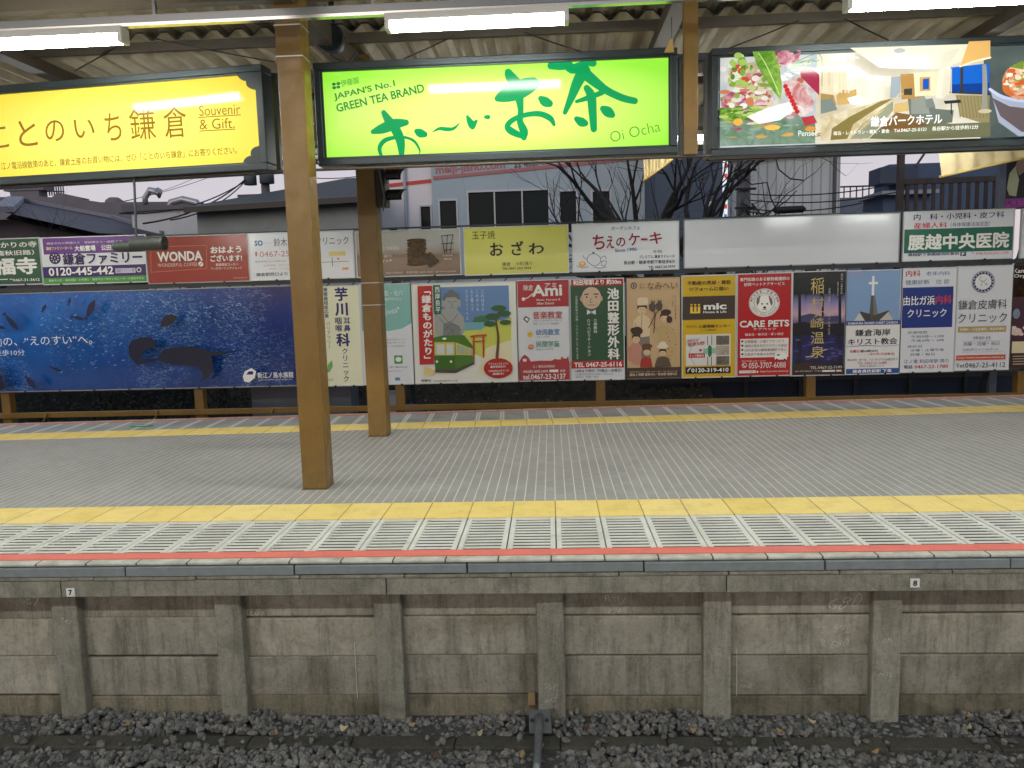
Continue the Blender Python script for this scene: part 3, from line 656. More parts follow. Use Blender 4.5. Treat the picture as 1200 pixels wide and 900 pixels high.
root, w, h = lightbox(B, 'lit_sign', 'lit green tea sign with dark green brush lettering between the two hangers', F_GREEN)
# --- yellow souvenir sign
B = Board(-104, 306, 110, 205, 6.4, yaw=math.radians(-7), x0=-3.0, emit=.9).crop(0, 0, 3)
B.z1, B.z0 = 3.262, 2.568
BRN = (146,106,30)
for ch, a, b_, c_, d_ in (('こ',-38,452,30,515),('と',66,430,130,507),('の',160,428,226,492),('い',262,424,332,480),('ち',370,404,426,488),('鎌',456,384,546,484),('倉',576,378,656,478)): B.t(BRN, ch, a, b_, c_, d_, -.022, res=4)
B.tb(BRN, 'Souvenir', 702, 408, 846, 401, 32, -.006); B.tb(BRN, '& Gift.', 703, 456, 826, 450, 32, -.006)
B.st(BRN, [(698,413,2.5),(846,404,2.5)]); B.st(BRN, [(702,461,2.5),(826,454,2.5)])
B.tb((130,92,30), '江ノ電沿線散策のあと、鎌倉土産のお買い物には、ぜひ「ことのいち鎌倉」にお寄りください。', 6, 598, 834, 541, 22, .0)
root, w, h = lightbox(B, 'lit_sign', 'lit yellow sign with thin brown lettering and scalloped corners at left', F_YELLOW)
def scallop(sx, sz):
    f = MB(); pts = [(0,0)]
    prof = [(.155,0)]
    for k in range(7): a = math.pi*.5*k/6; prof.append((.085+.07*math.cos(a)*1.0, .0+.06*math.sin(a)))
    for k in range(7): a = math.pi*.5*k/6; prof.append((.015+.07*math.cos(a), .06+.05*math.sin(a)+.02))
    prof.append((0,.15)); pts += prof
    q = [(sx*(w-p[0]), (h-p[1]) if sz > 0 else p[1]) for p in pts]
    f.prismY(q, -.030, -.003, M_FRAME); f.build('corner_ornament', root, bevel=.002)
for sx in (-1, 1):
    for sz in (-1, 1): scallop(sx, sz)
# --- hotel sign with three photographs
B = Board(841.2, 1262, 57.5, 168, 6.4, emit=.75).crop(780, 0, 2.857)
N = NT('salad_print'); v, x, y, z = N.coord(); a = N.noise(v, 6, 3, .5, .6); c = N.ramp(a, (.3, (196,214,222)), (.5, (226,232,232)), (.7, (244,244,238))); N.base(N.mix(1.0, c, (110,110,110), 'MULTIPLY')); N.emit(c, .72); N.rgh(.1); N.b.inputs['Specular IOR Level'].default_value = .15; M_SAL = N.m
N = NT('room_print'); v, x, y, z = N.coord(); a = N.noise(v, 2.2, 3, .5); c = N.ramp(a, (.3, (214,202,170)), (.5, (240,234,212)), (.68, (255,252,240))); N.base(N.mix(1.0, c, (110,110,110), 'MULTIPLY')); N.emit(c, .85); N.rgh(.1); N.b.inputs['Specular IOR Level'].default_value = .15; M_ROOM = N.m
N = NT('soup_print'); v, x, y, z = N.coord(); a = N.noise(v, 3.2, 3, .5); c = N.ramp(a, (.3, (84,100,98)), (.7, (116,128,122))); N.base(N.mix(1.0, c, (110,110,110), 'MULTIPLY')); N.emit(c, .62); N.rgh(.1); N.b.inputs['Specular IOR Level'].default_value = .15; M_SOUP = N.m
def lv(c1, c2, sc, nm):
    N = NT(nm); v, x, y, z = N.coord(); a = N.noise(v, sc, 5, .6, .8); c = N.ramp(a, (.35, c1), (.65, c2)); N.base(N.mix(1.0, c, (110,110,110), 'MULTIPLY')); N.emit(c, .72); N.rgh(.1); N.b.inputs['Specular IOR Level'].default_value = .15; return N.m
M_LEAF = lv((88,150,40), (166,206,90), 16, 'salad_leaf'); M_OCT = lv((246,240,236), (206,120,120), 9, 'octopus_print'); M_LET = lv((140,180,60), (236,238,214), 22, 'lettuce_print'); M_FOOD = lv((222,120,60), (250,226,190), 14, 'soup_food')
M_PINK = lv((180,60,100), (240,190,196), 20, 'pink_petal'); M_CUR = lv((206,186,140), (240,228,196), 10, 'bed_cloth')
B.r(0, 173, 178, 503, 500, m=M_SAL); B.r(0, 503, 160, 1060, 490, m=M_ROOM); B.r(0, 1060, 130, 1400, 480, m=M_SOUP)
B.poly(0, [(176,385),(240,362),(330,380),(420,370),(500,410),(500,480),(176,490)], m=lv((96,130,90),(160,186,170),7,'plate_shade'))
B.poly(0, [(174,372),(210,360),(300,378),(270,402),(200,410)], m=M_LEAF)
B.poly(0, [(210,240),(235,205),(262,196),(275,240),(250,290),(215,290)], m=M_LET); B.poly((206,70,60), [(205,260),(228,232),(240,270),(215,292)])
B.poly(0, [(262,215),(300,205),(350,240),(360,320),(310,370),(250,350),(238,300)], m=M_CUR); B.poly(0, [(182,330),(230,300),(290,330),(270,372),(190,370)], m=M_PINK)
rs = random.Random(11)
for k in range(150):
    x, y = rs.gauss(300,70), rs.gauss(320,55)
    if not (178 < x < 495 and 190 < y < 470): continue
    B.e(rs.choice(((240,232,216),(230,214,180),(208,150,150),(186,90,110),(196,206,140),(140,176,74),(246,240,230),(214,130,90),(226,196,206))), x, y, rs.uniform(4,20), rs.uniform(3,11), 12)
for k in range(60): x, y = rs.uniform(178,330), rs.gauss(385,12); B.e(rs.choice(((110,160,50),(150,186,80),(86,130,44),(190,210,120))), x, y, rs.uniform(6,20), rs.uniform(2,6), 10)
for k in range(40): x, y = rs.uniform(180,495), rs.uniform(410,470); B.e(rs.choice(((110,150,110),(150,176,160),(210,170,90),(120,150,130))), x, y, rs.uniform(6,26), rs.uniform(2,6), 10)
for k in range(36): x, y = rs.gauss(395,24), rs.gauss(200,14); B.e(rs.choice(((186,50,100),(220,120,150),(240,214,220),(150,40,80),(236,170,80))), x, y, rs.uniform(3,10), rs.uniform(3,9), 10)
for k in range(40): x, y = rs.gauss(240,20), rs.gauss(240,28); B.e(rs.choice(((130,176,60),(170,206,100),(90,140,40),(206,80,60),(236,238,214))), x, y, rs.uniform(4,14), rs.uniform(4,12), 10)
B.poly(0, [(280,182),(352,178),(368,230),(378,300),(372,345),(352,320),(318,270),(294,230)], m=M_LEAF); B.st((214,236,150), [(300,190,2),(330,240,3),(370,330,2)])
B.poly(0, [(360,190),(390,178),(420,196),(440,185),(430,215),(396,232),(366,226)], m=M_PINK); B.poly((160,40,70), [(430,232),(470,238),(500,260),(500,330),(470,300),(440,270)])
for k in range(9): B.st((86,140,40), [(392,236,2),(420+k*9,250-k*6+random.randint(-12,12),2),(430+k*10,262-k*5+random.randint(-20,16),1.5)])
B.poly(0, [(380,285),(410,272),(455,300),(482,350),(478,380),(440,402),(408,372),(388,330)], m=M_OCT)
for k in range(8): B.e((196,40,40), 388+k*5.5, 300+k*12, 8, 7)
B.poly((246,248,246), [(260,400),(330,370),(400,352),(415,380),(370,412),(300,425)]); B.e((238,190,90), 232, 418, 16, 12); B.e((240,196,100), 345, 436, 26, 9); B.e((214,150,60), 470, 440, 18, 8)
B.poly((180,60,70), [(440,404),(480,396),(492,420),(452,432)])
# room
B.poly((226,214,180), [(503,240),(590,248),(590,330),(503,345)]); B.st((196,160,90), [(508,236,3),(508,300,3)]); B.st((196,160,90), [(530,238,3),(530,298,3)]); B.st((196,160,90), [(508,236,3),(530,238,3)])
B.poly((236,226,200), [(600,175),(1060,160),(1060,190),(880,245),(700,240)]); B.e((250,246,230), 762, 188, 26, 12); B.e((176,176,170), 762, 184, 20, 8)
B.poly((220,212,190), [(905,190),(960,175),(920,240),(890,252)])
B.poly((196,160,96), [(555,330),(575,312),(600,316),(620,310),(622,356),(558,362)]); B.poly((176,140,80), [(503,324),(545,330),(555,362),(503,362)])
B.poly(0, [(503,400),(620,372),(730,340),(745,345),(700,400),(640,475),(503,480)], m=M_CUR); B.poly((232,232,224), [(590,340),(625,330),(650,345),(640,362),(600,360)]); B.poly((120,130,124), [(503,345),(540,340),(558,378),(503,392)])
B.poly((130,116,64), [(540,440),(600,400),(700,350),(745,340),(690,372),(610,425),(590,474),(535,478)]); B.poly((150,152,126), [(600,474),(640,425),(740,350),(742,380),(690,440),(660,472)])
B.poly((104,112,104), [(788,335),(830,322),(850,345),(870,350),(880,375),(940,380),(935,420),(850,430),(795,400)]); B.poly((136,142,132), [(800,322),(838,320),(852,352),(862,392),(800,392)]); B.poly((120,126,122), [(845,345),(870,340),(880,370),(850,372)])
B.poly((200,170,110), [(745,360),(790,350),(792,382),(742,390)]); B.poly((150,160,166), [(734,270),(765,268),(765,336),(730,340)]); B.poly((170,130,70), [(764,262),(830,258),(830,340),(768,345)]); B.poly((60,60,54), [(776,310),(803,308),(803,330),(776,330)]); B.poly((226,212,176), [(808,258),(890,252),(886,330),(812,335)])
B.poly((190,150,90), [(828,272),(862,270),(862,316),(828,318)]); B.poly((24,80,170), [(838,278),(858,276),(858,310),(838,312)])
B.poly((232,226,206), [(892,252),(928,232),(926,320),(905,345),(880,340)]); B.poly((18,96,196), [(928,240),(1056,226),(1056,326),(928,322)]); B.poly((8,60,140), [(928,296),(1056,290),(1056,326),(928,322)]); B.st((60,50,30), [(965,236,9),(965,322,9)]); B.st((60,50,30), [(926,322,5),(1058,328,5)])
B.poly((150,138,96), [(945,330),(1056,332),(1056,430),(960,400)])
for k in range(10): B.st((120,110,74), [(950+k*11,334,2),(960+k*11,405,2)])
B.poly((44,50,46), [(905,350),(960,346),(962,356),(910,360)]); B.st((44,50,46), [(930,356,4),(930,392,4)])
B.poly((226,178,104), [(988,150),(1058,148),(1058,210),(958,238)]); B.st((250,238,200), [(958,238,4),(1000,222,6),(1058,208,6)]); B.st((150,150,140), [(1038,236,14),(1040,300,16),(1038,380,18)]); B.e((200,190,160), 1040, 384, 22, 7)
B.poly((112,114,84), [(660,474),(700,436),(800,410),(930,425),(1058,420),(1058,468),(800,478)])
B.poly((122,92,52), [(748,388),(800,396),(850,430),(760,452),(700,440)])
# soup
B.poly((168,176,196), [(1060,320),(1120,345),(1200,352),(1290,340),(1290,460),(1150,470),(1085,420)]); B.poly((104,92,96), [(1064,340),(1120,368),(1200,378),(1290,370),(1290,450),(1160,452),(1090,400)]); B.st((196,206,236), [(1056,312,9),(1100,338,10),(1180,352,9),(1290,345,9)])
B.e(0, 1168, 285, 72, 62, m=M_FOOD); B.e((206,110,50), 1130, 300, 34, 34); B.e(0, 1172, 285, 56, 52, m=M_FOOD); B.poly((244,220,190), [(1150,250),(1200,232),(1260,250),(1240,310),(1180,320)]); B.poly((120,150,50), [(1120,240),(1160,220),(1210,225),(1170,248)])
for k in range(90):
    a = rs.uniform(0,6.28); r_ = rs.uniform(.1,1); x, y = 1172+66*r_*math.cos(a), 285+56*r_*math.sin(a)
    B.e(rs.choice(((236,150,90),(250,226,196),(214,96,50),(246,206,170),(150,160,70),(255,240,222))), x, y, rs.uniform(3,15), rs.uniform(3,9), 10)
for k in range(26): x = 503+rs.uniform(0,90); B.st((232,222,196), [(x,245,1.5),(x,328,1.5)])
for k in range(14): x = rs.uniform(610,740); y = 470-(x-600)*.9; B.st((206,190,146), [(x,y,2),(x+rs.uniform(14,30),y-rs.uniform(10,26),2)])
for k in range(8): B.st((214,204,178), [(900+k*3,250,2),(892+k*4,338,2)])
B.tb((255,255,255), '鎌倉パークホテル', 657, 440, 890, 430, 34, .026); B.tb((250,250,244), '宿泊・レストラン・婚礼・宴会', 536, 467, 718, 459, 13, .02); B.tb((250,250,244), 'Tel.0467-25-5121　長谷駅から徒歩約12分', 733, 458, 1008, 446, 14, .02)
B.tb((255,255,255), 'Pensée', 422, 470, 484, 468, 18, .0); B.tb((255,255,255), '日常から、', 520, 222, 618, 218, 20, .0)
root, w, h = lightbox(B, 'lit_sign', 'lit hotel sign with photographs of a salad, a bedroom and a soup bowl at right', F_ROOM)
# --- rack the signs hang in, hangers and stays
rk = empty('sign_rack', (0, 6.5, 2.5), 'brown steel rail under the lit signs with vertical hangers between them', 'sign rack')
def lr(b): b.v = [(x, y-6.5, z-2.5) for x, y, z in b.v]; return b
b = MB(); b.box(-2.35, 9, 6.372, 6.43, 2.509, 2.524, M_BROWN2); lr(b).build('lower_rail', rk, bevel=.004)
a0, a1 = Vector((-2.35, 6.37, 2.506)), Vector((-9, 7.19, 2.500)); b = MB(); b.bar(a0, a1, .06, .015, M_BROWN2); lr(b).build('lower_rail', rk)
x0, x1 = onY(801.5, 150, 6.36).x, onY(818, 150, 6.36).x
b = MB(); b.box(x0, x1, 6.355, 6.42, 2.5245, 3.72, M_BROWN); lr(b).build('hanger', rk, bevel=.004)
b = MB(); b.box(x0-.01, x0+.02, 6.52, 6.6, 2.521, 3.3, M_GALV); b.box(x1+.085, x1+.115, 6.52, 6.6, 2.521, 3.3, M_GALV); lr(b).build('side_plate', rk)
b = MB(); b.box(-2.3, 9, 6.68, 6.74, 3.30, 3.37, M_DARKST); lr(b).build('upper_rail', rk)
def stay(pa, pb, Yb, lb, tb_=None):
    a, c = onY(*pa, 6.42), onY(*pb, Yb); r = empty('stay_wire', a, lb, 'wire', 'stay wires of the lit signs'); b = MB(); d = c-a
    b.tube([(0,0,0), d*.5+Vector((0,0,-.004)), d], .006, M_WIRE, 6); b.build('wire', r)
    if tb_: b = MB(); b.tube([d*tb_, d*(tb_+.08), d*(tb_+.1), d*(tb_+.18)], [.006,.016,.016,.006], M_WIRE, 8); b.build('turnbuckle', r)
stay((88,83),(150,47),7.3,'stay wire with a turnbuckle from the yellow sign, left of its middle',.45); stay((322,73),(180,45),7.3,'long stay wire reaching the yellow sign beside the column')
stay((473,69),(532,42),7.3,'stay wire on the left half of the green sign'); stay((682,61),(615,38),7.3,'stay wire on the right half of the green sign'); stay((853,57),(936,24),7.3,'stay wire on the left half of the hotel sign'); stay((1041,47),(990,22),7.3,'stay wire near the middle of the hotel sign')
# yellow paper tag on a string
p = onY(786, 60, 6.3); r = empty('price_tag', (p.x, 6.3, p.z), 'small yellow paper tag hanging on a string above the green sign', 'tag'); k = 6.3/FPX*.62
b = MB(); b.prismY([(-12*k,-2*k),(6*k,-2*k),(4*k,20*k),(0,22*k)], -.002, .002, mat('yellow_paper', (180,150,80), .7)); b.build('paper', r)
b = MB(); b.tube([(2*k,0,22*k),(2*k,0,58*k)], .003, M_WIRE, 5); b.build('string', r)
# dark round loudspeaker by the column head
p = onY(386, 44, 6.9); r = empty('loudspeaker', (p.x, 6.9, p.z), 'dark round loudspeaker under the roof beside the thick column', 'loudspeaker')
b = MB(); b.lathe([(.0,.02),(.10,.02),(.12,.0),(.12,.03),(.115,.10),(.07,.2),(.06,.26),(0,.27)], mat('speaker_dark', (20,29,30), .5), n=24, axis='Y'); b.build('horn', r, smooth=True)
b = MB(); b.box(-.02, .02, .1, .14, .1, .34, M_BLACK); b.build('bracket', r); b = MB(); b.tube([(-.05,.1,.3),(-.09,.06,.05),(-.02,.1,-.12),(.12,.1,-.2),(.2,.1,-.1)], .008, M_WIRE, 6); b.build('cable', r)
# hanging camera
p = onY(160, 279, 6.45); pt_ = onY(157, 206, 6.45); r = empty('security_camera', (p.x, 6.45, p.z), 'dark grey tube shaped camera hanging on a thin rod below the yellow sign', 'camera'); k = 6.45/FPX
b = MB(); b.tube([(0,0,0),(pt_.x-p.x,0,pt_.z-p.z+.01)], .010, M_DARKST, 10); b.build('rod', r)
MC = mat('camera_grey', (58,63,58), .45); b = MB(); b.lathe([(0,-6*k),(7.5*k,-6*k),(8*k,-5*k),(8*k,30*k),(8.6*k,34*k),(7.8*k,34*k),(6.5*k,20*k),(0,20*k)], MC, (0,0,-7*k), 'X', 20); b.build('hood', r, smooth=True)
b = MB(); b.lathe([(0,-30*k),(3*k,-30*k),(6*k,-26*k),(6.5*k,-10*k),(6.5*k,6*k),(3*k,10*k),(0,10*k)], MC, (0,0,-9.5*k), 'X', 18); b.build('body', r, smooth=True)
# railway signal on the far column
p = onY(449, 243, 8.25); k = 8.25/FPX; r = empty('railway_signal', (p.x, 8.25, p.z), 'black railway signal with two hoods seen from the side behind the second column', 'signal')
b = MB(); b.box(-6*k, 6*k, -.12, .12, 0, 50*k, M_BLACK); b.build('housing', r, bevel=.02)
def hood(zc):
    b = MB(); n = 14; vs = []; fs = []
    for i in range(n+1):
        a = math.pi*(1.15*i/n-.075)
        for q, L in ((9*k,22*k),(8.2*k,22*k)): vs += [(6*k, q*math.cos(a), zc+q*math.sin(a)), (6*k+L*(1-.35*abs(math.cos(a))), q*math.cos(a), zc+q*math.sin(a))]
    for i in range(n):
        o = i*4; fs += [(o,o+4,o+5,o+1),(o+2,o+3,o+7,o+6),(o+1,o+5,o+7,o+3)]
    b.add(vs, fs, M_BLACK); h = b.build('hood', r)
    b = MB(); b.lathe([(0,6*k+.004),(7.5*k,6*k+.003),(7.6*k,6*k)], mat('signal_lens', (40,20,20), .1), (0,0,zc), 'X', 16); b.build('lens', h)
hood(34*k); hood(11*k)
b = MB(); b.box(-14*k, -6*k, -.02, .02, 38*k, 41*k, M_DARKST); b.box(-14*k, -6*k, -.02, .02, 8*k, 11*k, M_DARKST); b.build('bracket', r)
b = MB(); b.tube([(2*k,-.13,66*k),(1*k,-.15,40*k),(5*k,-.14,10*k),(3*k,-.14,-6*k)], .007, M_GALV, 6); b.build('cable', r)
# ================================================================ advertising fence beyond the rear edge
YB = 11.0
M_FRW = mat('board_frame_white', (206,208,208), .35, .2); M_FRG = mat('board_frame_grey', (150,154,156), .35, .5); M_FRD = mat('board_frame_dark', (58,62,64), .4, .3)
def panel(c, rough=.16, nm=None):
    return mat(nm or 'panel_%d_%d_%d' % c, c, rough, spec=.5, noise=(1.3,.03,4))
fn = empty('advertising_fence', (0, YB+.1, -1.1), 'long steel hoarding frame with ochre posts behind the platform', 'fence')
def lf(b): b.v = [(x, y-YB-.1, z+1.1) for x, y, z in b.v]; return b
for q in (-238, 9, 235, 470, 704, 949, 1195, 1440):
    x = onY(q, 475, YB+.1).x
    b = MB(); b.box(x-.065, x+.065, YB+.06, YB+.19, -1.1, .235, M_BROWN); lf(b).build('post', fn, bevel=.006)
    b = MB(); b.box(x-.05, x+.05, YB+.08, YB+.17, .2355, 2.41, M_DARKST); lf(b).build('upright', fn)
    b = MB(); b.bar((x, YB+.17, 2.0), (x+.02, YB+1.5, -1.1), .06, .06, M_DARKST); lf(b).build('brace', fn)
za, zb_ = onY(235, 487, YB).z, onY(940, 467, YB).z
b = MB(); b.box(-14, 14, YB-.01, YB+.04, -.165, -.085, M_BROWN); lf(b).build('handrail', fn, bevel=.006)
for q in (55, 185, 320):
    p = onY(q, 490, YB-.02); b = MB(); b.tube([(p.x,YB-.02,-.10),(p.x,YB-.06,-.14),(p.x-.02,YB-.05,-.21),(p.x-.06,YB-.02,-.2)], .014, M_BROWN, 8); lf(b).build('hook', fn, smooth=True)
for z in (1.70, 2.405, .235, 1.60): b = MB(); b.box(-14, 14, YB+.04, YB+.058, z-(.03 if z < 2 else .012), z+(.03 if z < 2 else .012), M_DARKST); lf(b).build('rail', fn)
x = -9
while x < 8:
    b = MB(); b.bar((x, YB+.075, 1.56), (x+.18, YB+.075, 1.74), .016, .016, M_DARKST); lf(b).build('lattice_bar', fn); x += .36
UP = 'upper row of advertising boards'; LO = 'lower row of advertising boards'
W_ = (220,225,232)
def U(xl, xr, yt, yb): return Board(xl, xr, yt, yb, YB)
BK = (34,36,40); RED = (184,40,44); NAVY = (30,44,110)
# ---- upper row
B = U(-72, 48, 281, 334).crop(0, 180, 2.7907)
G1 = (28,86,66); WH = (236,238,234)
B.t(WH, '安産守護かりの寺', -120, 290, 120, 309, .02); B.t(WH, '（鎌倉 隠龍秋旧路）', -120, 318, 112, 334, .02); B.t(WH, '大福寺', -90, 342, 122, 396, .05); B.t(WH, '℡0467-31-3612', 32, 408, 130, 417, .02); B.r(WH, -60, 411, 26, 413.5)
B.finish('advertising_board', 'dark green temple board with white lettering at the far left of the upper row', 'board', UP, panel(G1), M_FRW)
B = U(49.2, 171.6, 277.5, 331.5).crop(0, 180, 2.7907)
B.r((100,52,136), 140, 268, 480, 324); B.r((74,150,76), 140, 400, 480, 432); B.r((52,36,100), 140, 367, 478, 402)
B.t((206,190,220), '鎌倉市内の葬儀なら　家族葬から一般葬まで', 152, 287, 400, 294, .02); B.t((240,226,150), '鎌倉ファミリーホール', 152, 304, 238, 315, .02); B.t(WH, '大船霊場　公田霊場', 244, 299, 400, 317, .04)
B.e((48,36,90), 180, 342, 19, 19); B.e(WH, 180, 342, 13, 13)
for i in range(8): a = 6.283*i/8; B.st((48,36,90), [(180+4*math.cos(a),342+4*math.sin(a),5),(180+13*math.cos(a),342+13*math.sin(a),6)])
B.t((40,32,84), '鎌倉ファミリー', 205, 322, 466, 361, .045); B.t(WH, '0120-445-442', 160, 372, 372, 397, .022, 3); B.r((200,196,216), 378, 375, 444, 390); B.t((60,50,110), '鎌倉ファミリー葬', 382, 377, 440, 388); B.e(WH, 455, 380, 8, 8); B.e((52,36,100), 455, 380, 5, 5)
B.t((200,226,190), '鎌倉市大町・事前相談・お見積り　鎌倉市山ノ内セレモニーホール鎌倉市手広', 160, 407, 472, 415, .01)
B.finish('advertising_board', 'purple and white board with a round crest and a green strip in the upper row', 'board', UP, panel(W_), M_FRW)
B = U(172.8, 291, 276.5, 330.5).crop(0, 180, 2.7907)
B.st((190,110,90), [(494,305,2),(676,300,2)]); B.st((190,110,90), [(494,388,2),(676,376,2)]); B.st((190,110,90), [(494,305,2),(494,388,2)]); B.st((190,110,90), [(676,300,2),(676,376,2)])
B.t(WH, 'WONDA', 514, 320, 663, 352, .035); B.t((230,200,190), 'WONDERFUL COFFEE', 516, 358, 646, 369, .0); B.e(WH, 657, 361, 8, 8); B.st((150,40,40), [(652,366,2),(662,356,2)])
B.t(WH, 'おはよう', 688, 303, 790, 325, .05); B.t(WH, 'ございます!', 688, 331, 792, 352, .05); B.t((240,214,204), '朝専用缶コーヒー', 706, 358, 780, 367, .02); B.t((240,214,204), 'ワンダモーニングショット', 690, 370, 792, 379, .02); B.t((220,170,160), '©ASAHI', 764, 404, 808, 408)
B.finish('advertising_board', 'dark red coffee board with white greeting in the upper row', 'board', UP, panel((146,44,42)), M_FRG)
B = U(292.5, 414.2, 272.5, 326.5).crop(0, 180, 2.7907)
B.t((60,110,170), 'SO', 832, 284, 860, 302, .04); B.t((150,160,170), 'クリニック', 864, 290, 888, 296); B.t((70,70,80), '鈴木整形外科クリニック', 895, 274, 1140, 300, .0); B.e((196,130,120), 838, 328, 4, 8); B.t((190,130,120), '0467-25-3721', 850, 318, 1012, 336, .0)
B.t((130,136,150), '鎌倉駅西口より徒歩五分　整形外科　リハビリ', 834, 348, 1030, 354); B.t((196,150,140), '診療時間　月火水木金土日　午前午後', 862, 361, 1030, 367); B.t((196,150,140), '9:00〜12:00　15:00〜18:00', 880, 372, 1030, 377)
B.t((80,80,90), '鎌倉駅西口より 徒歩5分', 838, 388, 1000, 399, .02); B.r((226,210,140), 1076, 320, 1130, 334); B.st((140,150,130), [(1040,356,2),(1140,352,2)]); B.st((80,86,80), [(1086,340,2),(1088,368,2)]); B.e((206,90,80), 1106, 344, 3, 3); B.r((226,150,130), 1120, 372, 1140, 380)
B.finish('advertising_board', 'white clinic board with a blue monogram behind the thick column', 'board', UP, panel(W_), M_FRW)
B = U(418, 539, 270.5, 323).crop(430, 170, 3.158)
N = NT('cookie_ground'); v, x, y, z = N.coord('Generated'); a = N.noise(v, 4, 4, .6); c = N.ramp(N.math('MULTIPLY_ADD', a, .10, z), (.50, (136,116,100)), (.57, (160,154,146)), (.75, (176,177,174))); N.base(c); N.rgh(.2); M_CKG = N.m
CK = lv((226,200,164), (168,130,92), 20, 'cookie_print'); CK.node_tree.nodes['Principled BSDF'].inputs['Emission Strength'].default_value = 0
for k in range(5): B.e(0, 184+(k % 2)*2, 440-k*19, 37, 8, m=CK); B.e((76,54,40), 184, 432-k*19, 36, 3.5); B.e(0, 184+(k % 2)*2-1, 428-k*19, 36, 6, m=CK)
B.poly(0, [(198,418),(232,396),(270,430),(234,456)], m=CK); B.poly((52,46,40), [(206,422),(236,418),(258,440),(232,448)]); B.poly(0, [(216,404),(236,396),(272,432),(256,430)], m=CK)
for p in ([(276,336),(288,398)],[(318,332),(308,398)],[(278,336),(320,332)],[(276,366),(322,362)],[(298,332),(294,400)],[(284,390),(316,386)]): B.st((60,54,50), [(p[0][0],p[0][1],2.5),(p[1][0],p[1][1],2.5)])
B.t((236,232,226), 'MATSUHITO YAKEN', -20, 376, 118, 390, .0); B.t((236,232,226), '鎌倉和三盆の', 0, 406, 92, 417); B.t((236,232,226), 'サンドウィッチ', 0, 424, 94, 434); B.t((220,212,204), '和菓子処', 280, 406, 318, 412); B.t((220,212,204), '鎌倉店', 284, 418, 314, 424); B.t((214,208,200), '鎌倉市御成町　営業時間 10:00-18:00　tel 0467-22-0024', 70, 466, 330, 474)
B.finish('advertising_board', 'brown grey board with a stack of sandwich biscuits in the upper row', 'board', UP, M_CKG, M_FRW)
B = U(544.6, 665.6, 265.8, 320.5).crop(430, 170, 3.158)
def sheartext(B, c, s, x0, y0, x1, y1, w): B.tb(c, s, x0, y1, x1, y1-2, y1-y0, w)
B.t(BK, '玉子焼', 388, 318, 474, 348, .0, 3)
for ch, a, b_, c_, d_ in (('お',455,362,505,410),('ざ',534,355,580,408),('わ',598,362,655,404)): B.t(BK, ch, a, b_, c_, d_, .03, 3)
B.t(BK, '鎌倉　小町通り', 500, 432, 612, 446, -.005); B.t(BK, 'TEL.0467 (23) 5024', 500, 452, 608, 462, .02)
B.finish('advertising_board', 'pale yellow green board with black brush lettering in the upper row', 'board', UP, panel((206,206,104)), M_FRW)
B = U(671.3, 794.8, 261.5, 316.5).crop(430, 170, 3.158)
MR = (150,44,56)
B.t((60,80,140), 'ガーデンカフェ', 904, 300, 1010, 314, .02)
for ch, a, b_, c_, d_ in (('ち',835,332,880,386),('え',886,336,915,382),('の',922,342,956,376),('ケ',968,326,1010,372),('ー',1014,345,1038,352),('キ',1046,322,1092,366)): B.t(MR, ch, a, b_, c_, d_, .025, 3)
B.tb((70,84,140), 'Since 1990', 918, 397, 998, 392, 13, .01); B.t((70,70,80), '令和', 1056, 388, 1092, 400); B.t((60,60,70), 'プレミアム 鎌倉マドレーヌ', 1008, 406, 1138, 419, .02); B.t((60,60,70), '長谷駅・極楽寺駅下車徒歩8分', 950, 426, 1140, 440, .02); B.t((60,60,70), 'TEL 0467-24-3979', 1042, 446, 1140, 456, .02)
LB = (90,100,150)
B.st(LB, [(815,430,2),(818,412,2),(838,402,2),(860,412,2),(864,432,2),(842,448,2),(815,430,2)]); B.st(LB, [(864,420,2),(878,410,2),(886,420,2)]); B.st(LB, [(815,424,2),(803,416,2),(800,408,2)]); B.e(LB, 838, 399, 4, 4); B.st(LB, [(868,430,2),(886,430,2),(880,446,2),(870,446,2),(868,430,2)]); B.e((230,170,80), 797, 440, 13, 10); B.e((246,214,150), 797, 438, 8, 5); B.st(LB, [(776,446,2),(797,454,2),(818,450,2)]); B.st(LB, [(840,452,2),(862,456,2),(886,450,2)])
B.finish('advertising_board', 'white cafe board with dark red lettering and a drawn teapot in the upper row', 'board', UP, panel(W_), M_FRW)
B = U(802.3, 1053, 254.3, 310.2)
B.finish('advertising_board', 'long blank white board with no lettering in the upper row', 'board', UP, panel((210,214,222), .1), M_FRG)
B = U(1059.3, 1187, 247.2, 303.7).crop(1000, 150, 6)
B.r((20,100,78), 355, 702, 1122, 872); B.t((40,44,100), '内　科・小児科・皮フ科', 424, 596, 1060, 640, .02); B.t((196,60,70), '産婦人科', 424, 664, 660, 706, .02); B.t((60,64,110), '（母体保護法指定医）', 684, 660, 962, 692, .0)
B.t(WH, '腰越中央医院', 384, 738, 1094, 852, .045); B.t((50,54,104), '腰越駅下車腰越消防署前', 384, 876, 742, 898, .02); B.r((36,40,90), 752, 872, 792, 900); B.t(WH, 'P', 762, 876, 782, 896, .05); B.t((190,60,70), '℡ 0467(32)5511㈹', 830, 868, 1090, 894, .0)
B.finish('advertising_board', 'white and green hospital board at the right end of the upper row', 'board', UP, panel(W_), M_FRW)
B = U(1197.5, 1320, 243.5, 300).crop(1000, 150, 6)
B.t((40,50,110), '鎌倉', 1240, 640, 1500, 760, .02)
B.finish('advertising_board', 'white board cut by the right picture edge in the upper row', 'board', UP, panel(W_), M_FRW)
